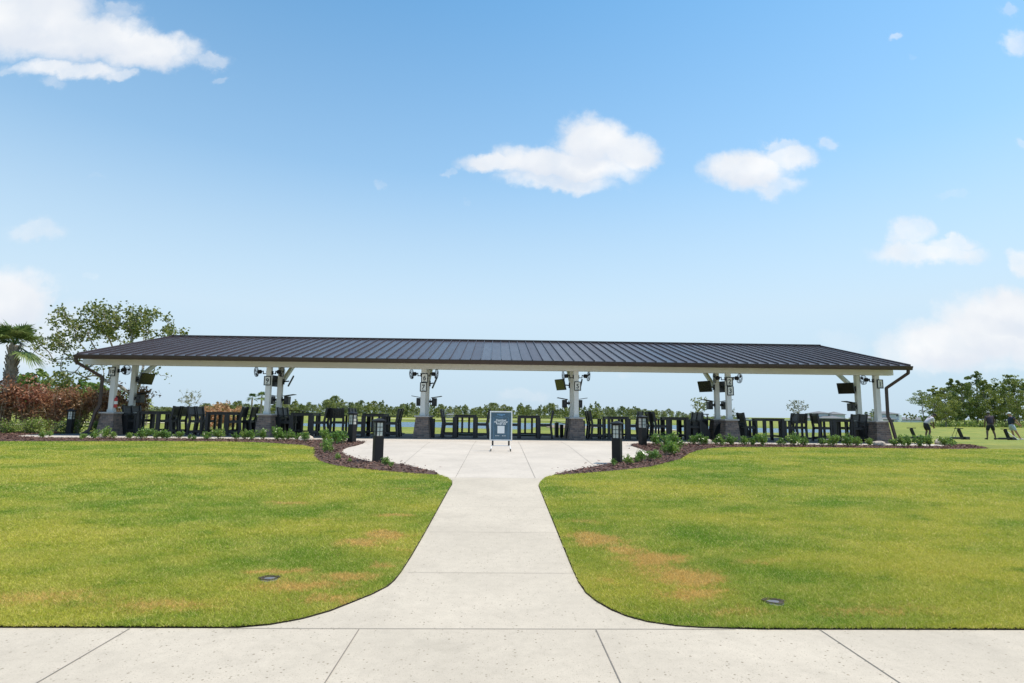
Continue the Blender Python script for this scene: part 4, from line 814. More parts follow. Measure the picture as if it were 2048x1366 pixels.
# branching skeleton towards given tips: every tip joins the nearest part of the tree already grown
def grow(tips, trunk, rtip=.006, expo=2.3, bend=.12):
    nodes = [np.array(p, float) for p in trunk]; par = [-1] + list(range(len(trunk) - 1)); root = nodes[len(trunk) - 1]; order = np.argsort([np.linalg.norm(np.array(t) - root) for t in tips]); ends = []; lo = max(1, len(trunk) - 2)
    plen = [0.] * len(nodes)
    for i in order:
        t = np.array(tips[i], float); A = np.array(nodes[lo:]); dd = np.linalg.norm(A - t, axis=1) + .25 * np.array(plen[lo:]); j = int(np.argmin(dd)) + lo; a = nodes[j]; L_ = np.linalg.norm(t - a); k = max(1, int(L_ / .45)); p = j
        for s_ in range(1, k + 1):
            f = s_ / k; q = a + (t - a) * f + (rng.normal(0, bend * L_ / k, 3) if s_ < k else 0); q[2] += math.sin(f * math.pi) * L_ * .06
            nodes.append(q); par.append(p); plen.append(plen[p] + L_ / k); p = len(nodes) - 1
        ends.append(p)
    w = np.zeros(len(nodes)); ch = [0] * len(nodes)
    for p in par:
        if p >= 0: ch[p] += 1
    for i in range(len(nodes) - 1, -1, -1):
        if ch[i] == 0: w[i] = rtip ** expo
        if par[i] >= 0: w[par[i]] += w[i]
    r = w ** (1 / expo); m = MB()
    for i, p in enumerate(par):
        if p >= 0: m.tube([tuple(nodes[p]), tuple(nodes[i])], [r[p] if ch[p] == 1 else min(r[p], r[i] * 1.25), r[i]], 6 if r[i] > .03 else 4, False)
    return m, [nodes[e] for e in ends], nodes, r
# the big sparse tree behind pier 10
Yt = 35.0
tips = []
for (px, py, rx_, ry_, n) in ((110, 690, 36, 50, 26), (135, 660, 40, 34, 22), (190, 645, 55, 32, 40), (250, 640, 55, 28, 40), (222, 652, 40, 30, 22), (300, 650, 45, 30, 30), (335, 668, 20, 26, 8), (120, 730, 40, 24, 10), (165, 740, 50, 25, 8), (190, 690, 60, 40, 14), (240, 690, 60, 35, 12), (310, 745, 24, 8, 6), (200, 765, 40, 14, 8), (150, 715, 40, 20, 6)):
    for k in range(n):
        a = rng.uniform(0, 6.28); rr = math.sqrt(rng.uniform(0, 1)); v = at(px + rx_ * rr * math.cos(a), py + ry_ * rr * math.sin(a), Yt); dy = rng.normal(0, 1.1) * (1 - .4 * rr); tips.append((v.x, v.y + dy, v.z))
tb_ = at(258, 852, Yt); t1 = at(262, 815, Yt); t2 = at(268, 790, Yt)
m, ends, nds, rr_ = grow(tips, [(tb_.x, Yt, -.2), (tb_.x + .02, Yt, .4), (t1.x, Yt, t1.z), (t2.x, Yt, t2.z)], .016, 2.25)
tr = empty('broadleaf_tree', (tb_.x, Yt, gz(Yt)), 'large sparse broadleaf tree with spreading grey limbs behind pier 10', 'tree'); off = Vector((tb_.x, Yt, gz(Yt)))
m.v = [tuple(Vector(q) - off) for q in m.v]; m.build('trunk', BARK, tr, smooth=True)
zc = t2.z + 1.5
cc = np.concatenate([np.array(e) + rng.normal(0, .15, (24 if e[2] > zc + 1.2 else 8, 3)) for e in ends] + [np.array(nds[i]) + rng.normal(0, .12, (5, 3)) for i in range(len(nds)) if rr_[i] < .02 and nds[i][2] > zc + 1 and rng.uniform() < .35]) - np.array(off)
link('crown', foliage('crown', cc, .17, SPARSE, .3, .7), tr)

def bare_tree(px, base, top, wpx, Yd, label, leafmat_=GREY, n=60, dens=7, ls=.5, name='bare_tree', cat='tree', group=None):
    b = at(px, base, Yd); H = at(px, top, Yd).z - gz(Yd); w_ = wpx / 1138 * Yd / 2; tips = []
    for k in range(n): a = rng.uniform(0, 6.28); r_ = math.sqrt(rng.uniform(0, 1)); h_ = rng.uniform(.45, 1); tips.append((math.cos(a) * r_ * w_ * math.sin(math.pi * (h_ - .3) / .95), math.sin(a) * r_ * w_, H * h_))
    m, ends, nds, rr2 = grow(tips, [(0, 0, -.2), (.05, 0, H * .15), (.0, .05, H * .3)], H * .0035, 2.2)
    o = empty(name, (b.x, Yd, gz(Yd)), label, cat, group); m.build('trunk', BARK, o)
    if dens: link('crown', foliage('crown', np.concatenate([np.array(e) + rng.normal(0, H * .028, (dens, 3)) for e in ends]), ls, leafmat_, .2, .7), o)
bare_tree(376, 830, 781, 44, 220, 'thin grey leafed tree on the range between pier 10 and the tables')
bare_tree(396, 826, 797, 22, 230, 'bare leafless small tree beside the grey leafed tree', n=40, dens=0)
bare_tree(1402, 838, 796, 42, 200, 'windswept sparse tree just before pier 3', SPARSE, 50, 8, .55)
bare_tree(1597, 840, 801, 40, 200, 'fan shaped grey tree rising behind the lone chair before pier 1', n=70, dens=6)
bare_tree(1822, 848, 826, 26, 210, 'small thin tree on the grass beside the two storey house', SPARSE, 30, 9, .5)
bare_tree(1849, 850, 832, 20, 200, 'small round tree near the pine grove edge', OAK, 30, 12, .5)
bare_tree(1466, 835, 815, 16, 200, 'bare twiggy tree showing just past the pier 3 post', n=24, dens=3)
bare_tree(116, 805, 745, 44, 58, 'light leafed small tree above the croton hedge', SPARSE, 60, 10, .3)

# palms
def sabal(o, H, r0, fr, fl, mat, boots=True, seed=0, trunkmat=None, elo=-38):
    r_ = np.random.default_rng(seed); m = MB(); m.tube([(0, 0, -.1), (0, 0, H * .4), (0, 0, H * .7), (0, 0, H)], [r0 * 1.1, r0 * .9, r0, r0 * .9], 12); m.build('trunk', trunkmat or PALMB, o)
    if boots:
        m = MB()
        for k in range(46): a = k * 2.4; z = H * (.58 + .42 * k / 46); c, s_ = math.cos(a), math.sin(a); m.bar((c * r0 * .85, s_ * r0 * .85, z - .1), (c * r0 * 1.35, s_ * r0 * 1.35, z + .16), .09, .03)
        m.build('leaf_boots', BARK, o)
    V = []; T = []; pm = MB()
    for k in range(fr):
        a = k * 2.4 + r_.uniform(-.3, .3); el = R(r_.uniform(elo, 80) if k % 8 else -24); pl = fl * r_.uniform(.55, .8); d = np.array([math.cos(a) * math.cos(el), math.sin(a) * math.cos(el), math.sin(el)])
        c0 = np.array([0, 0, H]); c1 = c0 + d * pl; c1[2] -= .12 * pl; pm.tube([tuple(c0), tuple((c0 + c1) / 2 + np.array([0, 0, .05])), tuple(c1)], .016, 4, False)
        side = np.cross(d, [0, 0, 1]); side /= np.linalg.norm(side) + 1e-6; up = np.cross(side, d); tn = r_.uniform(0, 1)
        for j in range(26):
            th_ = R(-105 + 210 * j / 25); ld = d * math.cos(th_) + side * math.sin(th_) + up * (.25 * abs(math.sin(th_)) - .1) + np.array([0, 0, -.15]); ln = fl * (.85 - .25 * abs(th_) / 1.8) * r_.uniform(.85, 1.1); nrm = np.cross(ld, up); nrm /= np.linalg.norm(nrm) + 1e-6; wd = fl * .035
            mid = c1 + ld * ln * .5; tip = c1 + ld * ln - np.array([0, 0, 1]) * ln * r_.uniform(.12, .38); V += [c1, mid + nrm * wd, tip, mid - nrm * wd]; T.append(np.clip(tn + r_.normal(0, .2), 0, 1))
    link('fronds', np_mesh('fronds', np.array(V), 4, mat, T), o); pm.build('petioles', mat, o)
b = at(-9, 800, 25.0); H0 = at(8, 692, 25.).z
o = empty('cabbage_palm', (b.x, 25.6, 0), 'thick trunked fan palm rising over the croton hedge at the frame edge', 'palm'); sabal(o, H0 * 1.03, .2, 26, 1.0, PALM, True, 3, None, 14)
for i, (px, top, base, Yd, lab, mt_) in enumerate(((502, 789, 833, 190, 'tall thin trunked palm standing before pier 9, apart from its pair', PALM), (521, 786, 834, 185, 'tall palm close against the pier 9 post with drooping grey fronds', PALM), (294, 800, 830, 75, 'taller young yellow green palm beside the pier 10 rear post', PALMY), (285, 806, 830, 70, 'shorter young yellow green palm beside the pier 10 rear post', PALMY), (1748, 819, 846, 230, 'tallest palm of the three before the houses near pier 1', PALM), (1743, 827, 846, 215, 'middle short bright palm before the houses near pier 1', PALMY), (1734, 825, 846, 240, 'thin dark palm of the three before the houses, nearest pier 3', PALM))):
    b = at(px, base, Yd); H = at(px, top, Yd).z - gz(Yd); o = empty('fan_palm', (b.x, Yd, gz(Yd)), lab, 'palm', 'small palms on the range'); sabal(o, H * .86, H * .035, 18, H * .2, mt_, False, i)

# pines: trunk, a few limbs and flattened needle clumps
def pine_mesh(seed, H=1., W=.34, lo=.35, flat=.5, n=900, ls=.055, mat=PINE, trunk=.014):
    r_ = np.random.default_rng(seed); m = MB(); lean = r_.normal(0, .02, 2); m.tube([(0, 0, -.02), (lean[0], lean[1], .5), (lean[0] * 2, lean[1] * 2, .93)], [trunk, trunk * .8, trunk * .3], 6); C_ = []; T = []
    k = r_.integers(13, 18)
    for i in range(k):
        f = (i + .5) / k; z = lo + (1 - lo) * f; wr = W * math.sin(math.pi * (.2 + .72 * f)) ** .8; a = i * 2.4 + r_.uniform(-.5, .5); rad = wr * r_.uniform(.2, .95); c = np.array([lean[0] * z * 2 + math.cos(a) * rad, lean[1] * z * 2 + math.sin(a) * rad, z - .03])
        m.tube([(lean[0] * z * 1.6, lean[1] * z * 1.6, z - .1), tuple(c)], [trunk * .35, trunk * .12], 4, False)
        for j in range(4):
            cj = c + r_.normal(0, 1, 3) * np.array([wr * .3, wr * .3, .03]); q = r_.normal(0, 1, (n // (k * 4), 3)); q /= np.linalg.norm(q, axis=1)[:, None]; q *= r_.uniform(.5, 1, len(q))[:, None] ** .5
            C_.append(cj + q * np.array([wr * .34, wr * .34, wr * .34 * flat])); T.append(np.clip(r_.normal(.5, .16) + r_.normal(0, .22, len(q)), 0, 1))
    return foliage('crown', np.concatenate(C_), ls, mat, .35, .75, np.concatenate(T)), only_mesh(m, 'trunk', BARKP)
PG = [pine_mesh(20 + i, W=.26, lo=.2, flat=.62, n=4600, ls=.027) for i in range(4)]; PU = [pine_mesh(40, W=.24, lo=.72, flat=.45, n=1700, ls=.028), pine_mesh(41, W=.26, lo=.6, flat=.4, n=1500, ls=.028)]
grove = [(1849, 786, 150, PU[1], 1.25, 'leaning over the open grass at the grove edge'), (1872, 780, 160, PG[0], 1.2, 'second from the open grass edge'), (1892, 778, 150, PG[1], 1.2, 'behind the bent golfer'), (1912, 764, 165, PG[2], 1.1, 'with a narrow pointed top between the golfers'), (1930, 766, 158, PG[3], 1.1, 'dense crown left of the tallest pine'), (1956, 754, 165, PG[0], 1.2, 'tallest crown of the grove'), (1975, 764, 156, PG[1], 1.0, 'above the golfer in dark purple'), (1992, 771, 162, PG[3], .95, 'past the tallest pine toward the umbrella crown'), (2020, 758, 170, PU[0], 1.3, 'with a high flat umbrella crown'), (2012, 776, 156, PG[2], 1.0, 'below the umbrella crown'), (2040, 772, 160, PG[0], 1., 'above the golfer in navy'), (2066, 768, 165, PG[1], 1.1, 'cut by the frame edge'), (1884, 792, 175, PG[2], 1.1, 'short one filling the grove gap by the bent golfer'), (1944, 785, 180, PG[1], 1.2, 'shaded one behind the tallest pine'), (2000, 790, 185, PG[3], 1.2, 'shaded one behind the umbrella pine'), (2032, 792, 182, PG[2], 1.2, 'short one behind the golfer in navy'), (1915, 795, 178, PG[0], 1.2, 'low one behind the middle bag stand')]
for px, top, Yd, (cr, tk), ws, wh in grove:
    b = at(px, 850, Yd); H = at(px, top, Yd).z - gz(Yd); o = empty('pine_tree', (b.x, Yd, gz(Yd)), f'tall pine in the grove, {wh}', 'pine tree', 'pine grove beyond the golfers', rng.uniform(0, 6.28)); o.scale = (H * ws * .86, H * ws * .86, H * 1.08); link('crown', cr, o); link('trunk', tk, o)
UG = []
for px in np.arange(1858, 2110, 3.2):
    b = at(px, 852, 158 + rng.uniform(-8, 22)); h_ = rng.uniform(.7, 2.3); UG.append(np.array([b.x, b.y, gz(b.y) + h_ * .45]) + rng.normal(0, 1, (70, 3)) * np.array([.8, .9, h_ * .3]))
tag(link('undergrowth', foliage('undergrowth', np.concatenate(UG), .42, BUSH)), 'dense green undergrowth at the foot of the pine grove', 'undergrowth', kind='stuff')
RB = [pine_mesh(60 + i, W=.42, lo=.3, flat=.6, n=1500, ls=.06, mat=OAK) for i in range(2)]
for px, top, Yd, ws, wh in ((70, 742, 60, 1.1, 'round crown nearest the palm'), (32, 753, 64, 1., 'half hidden by the palm trunk'), (152, 762, 60, 1.2, 'broad crown before the pavilion corner'), (198, 768, 64, 1.1, 'crown beside the downspout'), (185, 765, 70, 1.1, 'crown behind the downspout bend')):
    b = at(px, 830, Yd); H = at(px, top, Yd).z - gz(Yd); cr, tk = RB[int(px) % 2]; o = empty('round_tree', (b.x, Yd, gz(Yd)), f'bright green round tree behind the hedge, {wh}', 'tree', 'green trees behind the croton hedge', rng.uniform(0, 6.28)); o.scale = (H * ws, H * ws, H); link('crown', cr, o); link('trunk', tk, o)
# far treeline round the lake
FT = [join_mesh('far_tree', *pine_mesh(80 + i, W=.30 + .06 * (i % 3), lo=.2 + .12 * (i % 3), flat=.75, n=620, ls=.085, mat=FAR1 if i % 3 else PINE, trunk=.018)) for i in range(7)]
TOPS = [(250, 818), (290, 816), (315, 813), (365, 817), (395, 816), (412, 806), (440, 812), (475, 801), (500, 812), (540, 808), (575, 800), (600, 806), (640, 808), (662, 797), (676, 800), (700, 801), (718, 803), (745, 806), (770, 804), (790, 811), (815, 811), (835, 806), (870, 812), (900, 811), (935, 812), (965, 812), (985, 809), (1000, 813), (1030, 811), (1060, 811), (1090, 808), (1120, 811), (1150, 812), (1180, 814), (1188, 804), (1200, 813), (1215, 814), (1240, 816), (1262, 814), (1300, 822), (1340, 820), (1385, 824), (1420, 826)]
tx = [p for p, _ in TOPS]; ty_ = [q for _, q in TOPS]; i = 0; px = 236.
while px < 1405:
    for row in range(2):
        pj = px + rng.uniform(-3, 3) + row * 4; top = np.interp(pj, tx, ty_); Yd = 262 + 26 * row + rng.uniform(-8, 8); hz_y = 829 + (pj - 1024) * .01152
        top = hz_y - (hz_y - top) * (rng.uniform(.45, 1.0) if rng.uniform() < .62 else rng.uniform(1., 1.25)); b = at(pj, 830, Yd); H = at(pj, top, Yd).z + .5; z0_ = -.6
        o = link('far_tree', FT[int(rng.integers(0, 7))], loc=(b.x, Yd, z0_)); ws = rng.uniform(.62, 1.1) * (1 if H > 5 else 1.45); o.scale = (H * ws, H * ws, H * 1.04); o.rotation_euler.z = rng.uniform(0, 6.28)
        tag(o, 'green tree in the long treeline beyond the lake', 'tree', 'treeline beyond the lake'); i += 1
    px += 10.5 if px < 1290 else 14
UG = []
for px in np.arange(236, 1480, 3.0):
    b = at(px, 833, 256 + rng.uniform(-3, 8)); UG.append(np.array([b.x, b.y, -.55 + .75]) + rng.normal(0, 1, (26, 3)) * np.array([1.0, 1.2, .55]))
tag(link('far_undergrowth', foliage('far_undergrowth', np.concatenate(UG), .8, FAR1)), 'band of shrubs along the foot of the far treeline', 'undergrowth', kind='stuff')

# ------------------------------------------------------------------ houses
def hip(m, x0, x1, y0, y1, z, h, ov=.5, rid=None):
    x0 -= ov; x1 += ov; y0 -= ov; y1 += ov; a = min((x1 - x0) / 2 * .98, (y1 - y0) / 2); cy = (y0 + y1) / 2; q, w_ = (x0 + a, cy, z + h), (x1 - a, cy, z + h)
    c = [(x0, y0, z), (x1, y0, z), (x1, y1, z), (x0, y1, z)]; m.face([c[0], c[1], w_, q]); m.face([c[2], c[3], q, w_]); m.face([c[1], c[2], w_]); m.face([c[3], c[0], q]); m.face(c[::-1])
    m.box(x0, x1, y0, y0 + .12, z - .25, z - .002)
def house(label, blocks, wins, Yd, px, extra=None, wall=WALL):
    """blocks: (px0, px1, pyEave, pyRoof, depth offset); wins: (px0, px1, py0, py1)"""
    b = at(px, 848, Yd); zg = gz(Yd) - .3; o = empty('house', (b.x, Yd, zg), label, 'house', 'houses beyond the range'); wm_, rm = MB(), MB()
    for (p0, p1, pe, pr_, dy) in blocks:
        Yb = Yd + dy; x0, x1 = at(p0, pe, Yb).x - b.x, at(p1, pe, Yb).x - b.x; ze, zr = at((p0 + p1) / 2, pe, Yb).z - zg, at((p0 + p1) / 2, pr_, Yb).z - zg
        wm_.box(x0, x1, dy, dy + 9, 0, ze - .01); hip(rm, x0, x1, dy, dy + 9, ze, zr - ze)
    wm_.build('wall', wall, o); rm.build('roof', HROOF, o)
    for (p0, p1, q0, q1, dy) in wins:
        Yb = Yd + dy; x0, x1 = at(p0, q0, Yb).x - b.x, at(p1, q0, Yb).x - b.x; z1_, z0_ = at(p0, q0, Yb).z - zg, at(p0, q1, Yb).z - zg
        m = MB(); m.box(x0, x1, dy - .06, dy - .003, z0_, z1_); f = m.build('window', PWH, o); m = MB(); m.box(x0 + .12, x1 - .12, dy - .09, dy - .061, z0_ + .12, z1_ - .12); m.build('pane', WIN, f)
    if extra: extra(o, b, zg)
    return o
def white_end(o, b, zg):
    m = MB(); x0, x1 = at(1797, 840, 320).x - b.x, at(1801.5, 840, 320).x - b.x; m.box(x0, x1, -1, 9, 0, at(1800, 830, 320).z - zg); m.build('end_wall', PWH, o)
    m = MB(); x0, x1 = at(1791, 840, 320).x - b.x, at(1797, 840, 320).x - b.x; m.box(x0, x1 - .05, -2, -.1, 0, at(1795, 840, 320).z - zg); m.build('lanai', PWH, o)
house('two storey grey house with a white end wall past the pier 1 downspout', [(1762, 1797, 827.5, 822.5, 0), (1764, 1791, 838.5, 834, -4)], [(1791, 1796.5, 828.8, 833.5, 0), (1776, 1788, 838.8, 844, -4)], 320, 1780, white_end, WALLG)
house('two storey pale house with long hip roofs behind the table at pier 1', [(1632, 1661, 826.5, 822.3, 2), (1663, 1690, 828.5, 823.2, 6), (1613, 1640, 836, 831, -4), (1641, 1690, 836.5, 831.5, -2)], [(1655, 1661, 828, 832, 2), (1619, 1627, 837.5, 842, -4)], 320, 1650, None, WALLG)
house('low grey roofed house between the two posts of pier 1', [(1716, 1768, 836.5, 829.5, 0)], [(1721, 1727, 838, 842.5, 0), (1736, 1742, 838, 842, 0)], 335, 1740, None, WALL)
house('small white house at the treeline end just before pier 3', [(1386, 1404, 832, 829.2, 0)], [(1393, 1397, 833, 836, 0)], 300, 1395)
house('pale far house seen between the two posts of pier 3', [(1436, 1456, 833.5, 830.3, 0)], [(1444, 1448, 834.5, 838, 0)], 310, 1446)
house('low pale house just past the pier 3 post', [(1478, 1496, 836.5, 832.5, 0)], [(1484, 1488, 838, 841, 0)], 330, 1487)
house('first far roof of the row before the pine grove', [(1806, 1826, 839, 834, 0)], [(1812, 1815, 840, 844, 0)], 380, 1815, None, WALLG)
house('last far roof of the row before the pine grove', [(1829, 1856, 839.5, 834.2, 0)], [(1838, 1842, 841, 844, 0)], 385, 1842, None, WALLG)
house('tiny white roofed house among the trees across the lake', [(893, 905, 829.5, 826.5, 0)], [(897, 901, 830, 832.5, 0)], 250, 899)
m = MB(); x0, x1 = at(1803, 845, 300).x, at(1858, 845, 300).x; m.box(x0, x1, 300, 300.3, -1, at(1830, 842, 300).z); x0, x1 = at(1300, 838, 300).x, at(1612, 842, 300).x
tag(m.build('boundary_wall', WALLG), 'long low grey wall below the far roofs before the pine grove', 'wall')
m = MB(); m.box(x0, x1, 310, 310.3, -1, at(1450, 837.5, 310).z); tag(m.build('boundary_wall', WALLG), 'long low pale wall across the lake behind pier 3', 'wall')
fl_ = empty('flag', (at(1308, 842, 120).x, 120, gz(120) - .1), 'tiny red target flag on a pole on the far bank near the plaza bollard', 'flag'); m = MB(); m.tube([(0, 0, 0), (0, 0, 1.5)], .02, 5); m.build('pole', PWH, fl_); m = MB(); m.face([(.02, 0, 1.5), (.7, .03, 1.38), (.66, .05, 1.05), (.02, 0, 1.05)]); m.build('cloth', RED, fl_)

# ------------------------------------------------------------------ golfers and their stands
def skin(name, nodes, edges, mat, parent, sub=2):
    """one continuous surface grown over a jointed skeleton"""
    ks = list(nodes); me = bpy.data.meshes.new(name); me.from_pydata([nodes[k][0] for k in ks], [(ks.index(a), ks.index(b)) for a, b in edges], [])
    o = bpy.data.objects.new(name, me); COL.objects.link(o); sm = o.modifiers.new('s', 'SKIN'); sm.use_smooth_shade = True; ss = o.modifiers.new('d', 'SUBSURF'); ss.levels = sub; ss.render_levels = sub
    for i, k in enumerate(ks):
        r = nodes[k][1]; me.skin_vertices[0].data[i].radius = r if isinstance(r, tuple) else (r, r); me.skin_vertices[0].data[i].use_root = (i == 0)
    dg = bpy.context.evaluated_depsgraph_get(); m2 = bpy.data.meshes.new_from_object(o.evaluated_get(dg)); bpy.data.objects.remove(o); m2.materials.clear(); m2.materials.append(mat); m2.name = name
    return link(name, m2, parent)
def hand_nodes(n, e, wrist, d, side, nrm, tag_):
    d, side, nrm = Vector(d).normalized(), Vector(side).normalized(), Vector(nrm).normalized(); w = Vector(wrist); pm_ = w + d * .07; n['palm' + tag_] = (tuple(pm_), (.036, .018)); e.append(('wr' + tag_, 'palm' + tag_))
    for i, (o_, l) in enumerate(((-.03, .07), (-.010, .08), (.012, .075), (.03, .058))):
        a = pm_ + side * o_ + d * .035; b = a + d * l * .55 + nrm * l * .25; c = b + d * l * .2 + nrm * l * .4
        for k, p in enumerate((a, b, c)): n[f'f{tag_}{i}{k}'] = (tuple(p), .0095)
        e += [('palm' + tag_, f'f{tag_}{i}0'), (f'f{tag_}{i}0', f'f{tag_}{i}1'), (f'f{tag_}{i}1', f'f{tag_}{i}2')]
    a = w + d * .03 - side * .04; b = a + d * .045 + nrm * .03
    n['t' + tag_ + '0'] = (tuple(a), .012); n['t' + tag_ + '1'] = (tuple(b), .010); e += [('wr' + tag_, 't' + tag_ + '0'), ('t' + tag_ + '0', 't' + tag_ + '1')]
def person(loc, rz, label, J, skinm, shirt, shorts, shoe, capm, hairm, sleeve=.5, brim=(1, 0, -.1)):
    """J: joint positions, local, facing +x"""
    o = empty('person', loc, label, 'person', None, rz); n = {}; e = []
    n['pelvis'] = (J['pelvis'], (.15, .12)); n['waist'] = (J['waist'], (.14, .105)); n['chest'] = (J['chest'], (.165, .12)); n['neck'] = (J['neck'], .058); n['jaw'] = (J['jaw'], (.072, .078)); n['head'] = (J['head'], (.078, .092)); n['crown'] = (J['crown'], .06)
    e += [('pelvis', 'waist'), ('waist', 'chest'), ('chest', 'neck'), ('neck', 'jaw'), ('jaw', 'head'), ('head', 'crown')]
    for s_ in 'LR':
        for k, r, pv in (('sh', .066, 'chest'), ('el', .046, 'sh'), ('wr', .031, 'el')): n[k + s_] = (J[k + s_], r); e.append((pv if pv == 'chest' else pv + s_, k + s_))
        for k, r, pv in (('hip', .098, 'pelvis'), ('kn', .064, 'hip'), ('cf', .056, 'kn'), ('an', .040, 'cf'), ('to', (.045, .03), 'an')): n[k + s_] = (J[k + s_], r); e.append((pv if pv == 'pelvis' else pv + s_, k + s_))
        d = Vector(J['wr' + s_]) - Vector(J['el' + s_]); d.normalize(); sd2 = d.cross(Vector((0, 1, 0))); sd2 = Vector((1, 0, 0)) if sd2.length < .1 else sd2.normalized()
        hand_nodes(n, e, J['wr' + s_], d, sd2, (0, -1 if s_ == 'L' else 1, 0), s_)
    hd = Vector(J['head']); fw = Vector(brim).normalized(); upv = (Vector(J['crown']) - Vector(J['jaw'])).normalized(); fw = (fw - upv * fw.dot(upv)).normalized(); sv = upv.cross(fw)
    n['nose'] = (tuple(hd + fw * .10 - upv * .02), .013); e.append(('head', 'nose'))
    for q in (-1, 1): n[f'ear{q}'] = (tuple(hd + sv * q * .085 - upv * .01), (.012, .022)); e.append(('head', f'ear{q}'))
    skin('body', {k: (v[0], tuple(r * .74 for r in v[1])) if k in ('pelvis', 'waist', 'chest') else v for k, v in n.items()}, e, skinm, o)
    for q in (-1, 1): m = MB(); c = hd + fw * .083 + sv * q * .032 + upv * .012; m.tube([c - fw * .008, c + fw * .006], [.012, .006], 6); m.build('eye', INK, o)
    m = MB(); c = hd + fw * .082 - upv * .062; m.tube([c - sv * .024, c, c + sv * .024], [.004, .007, .004], 5); m.build('mouth', cloth('lips', (.25, .10, .08)) if 'lips' not in MATS else MATS['lips'], o)
    g = lambda k, s_=1.: tuple(x * s_ for x in n[k][1]) if isinstance(n[k][1], tuple) else n[k][1] * s_
    sn = {k: (n[k][0], tuple(v + .04 for v in n[k][1])) for k in ('pelvis', 'waist', 'chest')}; se = [('pelvis', 'waist'), ('waist', 'chest')]; ln = Vector(n['neck'][0]); ch = Vector(n['chest'][0]); sn['collar'] = (tuple(ch.lerp(ln, .72)), .075); se.append(('chest', 'collar'))
    for s_ in 'LR':
        sn['sh' + s_] = (n['sh' + s_][0], .085); sn['sv' + s_] = (tuple(Vector(n['sh' + s_][0]).lerp(Vector(n['el' + s_][0]), sleeve if sleeve < 1 else .98)), .068); se += [('chest', 'sh' + s_), ('sh' + s_, 'sv' + s_)]
        if sleeve >= 1: sn['sw' + s_] = (tuple(Vector(n['el' + s_][0]).lerp(Vector(n['wr' + s_][0]), .9)), .042); se.append(('sv' + s_, 'sw' + s_))
    skin('shirt', sn, se, shirt, o)
    tn = {'pelvis': (n['pelvis'][0], (.172, .142)), 'wb': (tuple(Vector(n['pelvis'][0]).lerp(Vector(n['waist'][0]), .45)), (.165, .13))}; te = [('pelvis', 'wb')]
    for s_ in 'LR': tn['h' + s_] = (n['hip' + s_][0], .125); tn['k' + s_] = (tuple(Vector(n['hip' + s_][0]).lerp(Vector(n['kn' + s_][0]), .88)), .095); te += [('pelvis', 'h' + s_), ('h' + s_, 'k' + s_)]
    skin('shorts', tn, te, shorts, o)
    for s_ in 'LR':
        a, t_ = Vector(J['an' + s_]), Vector(J['to' + s_]); d = (t_ - a); d.z = 0; d = d.normalized() if d.length > .01 else Vector((1, 0, 0)); hb = Vector((a.x, a.y, .045)) - d * .05
        skin('shoe', {'a': (tuple(hb), (.048, .045)), 'b': (tuple(hb + d * .12), (.052, .042)), 'c': (tuple(hb + d * .22 - Vector((0, 0, .008))), (.046, .034)), 't': (tuple(Vector((a.x, a.y, .1))), .05)}, [('a', 'b'), ('b', 'c'), ('a', 't')], shoe, o)
    m = MB(); rows = []
    for z, r in ((.018, .104), (.05, .103), (.085, .085), (.108, .045), (.116, .004)): rows.append((z, r))
    m.tube([hd + upv * z - fw * .005 for z, r in rows], [r for z, r in rows], 14); m.face([hd + upv * .022 + fw * .08 + sv * .085, hd + upv * .012 + fw * .18 + sv * .05, hd + upv * .012 + fw * .18 - sv * .05, hd + upv * .022 + fw * .08 - sv * .085]); m.build('cap', capm, o)
    m = MB(); m.tube([hd + upv * -.05 - fw * .035, hd + upv * .017 - fw * .012], [.062, .098], 12); m.build('hair', hairm, o); return o
def zg(y): return gz(y) - .012
JA = dict(pelvis=(-.16, 0, .90), waist=(-.05, 0, 1.05), chest=(.12, 0, 1.26), neck=(.27, 0, 1.40), jaw=(.36, 0, 1.43), head=(.41, 0, 1.48), crown=(.45, 0, 1.55), shL=(.17, .19, 1.28), shR=(.17, -.19, 1.28), elL=(.22, .19, 1.0), elR=(.22, -.16, 1.0), wrL=(.30, .06, .80), wrR=(.30, -.04, .78),
          hipL=(-.15, .11, .86), hipR=(-.15, -.11, .86), knL=(-.02, .16, .48), knR=(-.02, -.16, .48), cfL=(-.08, .165, .33), cfR=(-.08, -.165, .33), anL=(-.09, .17, .09), anR=(-.09, -.17, .09), toL=(.08, .19, .04), toR=(.08, -.19, .04))
JB = dict(pelvis=(0, 0, .93), waist=(.02, 0, 1.1), chest=(.03, 0, 1.34), neck=(.06, 0, 1.53), jaw=(.10, 0, 1.58), head=(.11, 0, 1.65), crown=(.11, 0, 1.74), shL=(.03, .21, 1.42), shR=(.03, -.21, 1.42), elL=(.04, .28, 1.13), elR=(.04, -.28, 1.13), wrL=(.14, .25, .90), wrR=(.14, -.25, .90),
          hipL=(0, .11, .89), hipR=(0, -.11, .89), knL=(.04, .20, .49), knR=(.04, -.18, .49), cfL=(-.01, .235, .34), cfR=(-.01, -.20, .34), anL=(-.02, .27, .09), anR=(-.02, -.21, .09), toL=(.13, .31, .04), toR=(.13, -.25, .04))
JC = dict(pelvis=(0, 0, .92), waist=(.0, 0, 1.08), chest=(.02, 0, 1.31), neck=(-.01, 0, 1.50), jaw=(-.05, 0, 1.55), head=(-.06, 0, 1.62), crown=(-.06, 0, 1.71), shL=(.05, .20, 1.38), shR=(.05, -.20, 1.38), elL=(.25, .2, 1.14), elR=(.22, -.22, 1.12), wrL=(.44, .12, .96), wrR=(.42, -.12, .95),
          hipL=(.0, .11, .88), hipR=(.0, -.11, .88), knL=(.10, .14, .49), knR=(.16, -.12, .50), cfL=(.14, .145, .34), cfR=(.24, -.12, .35), anL=(.19, .15, .09), anR=(.36, -.12, .10), toL=(.34, .16, .04), toR=(.50, -.12, .05))
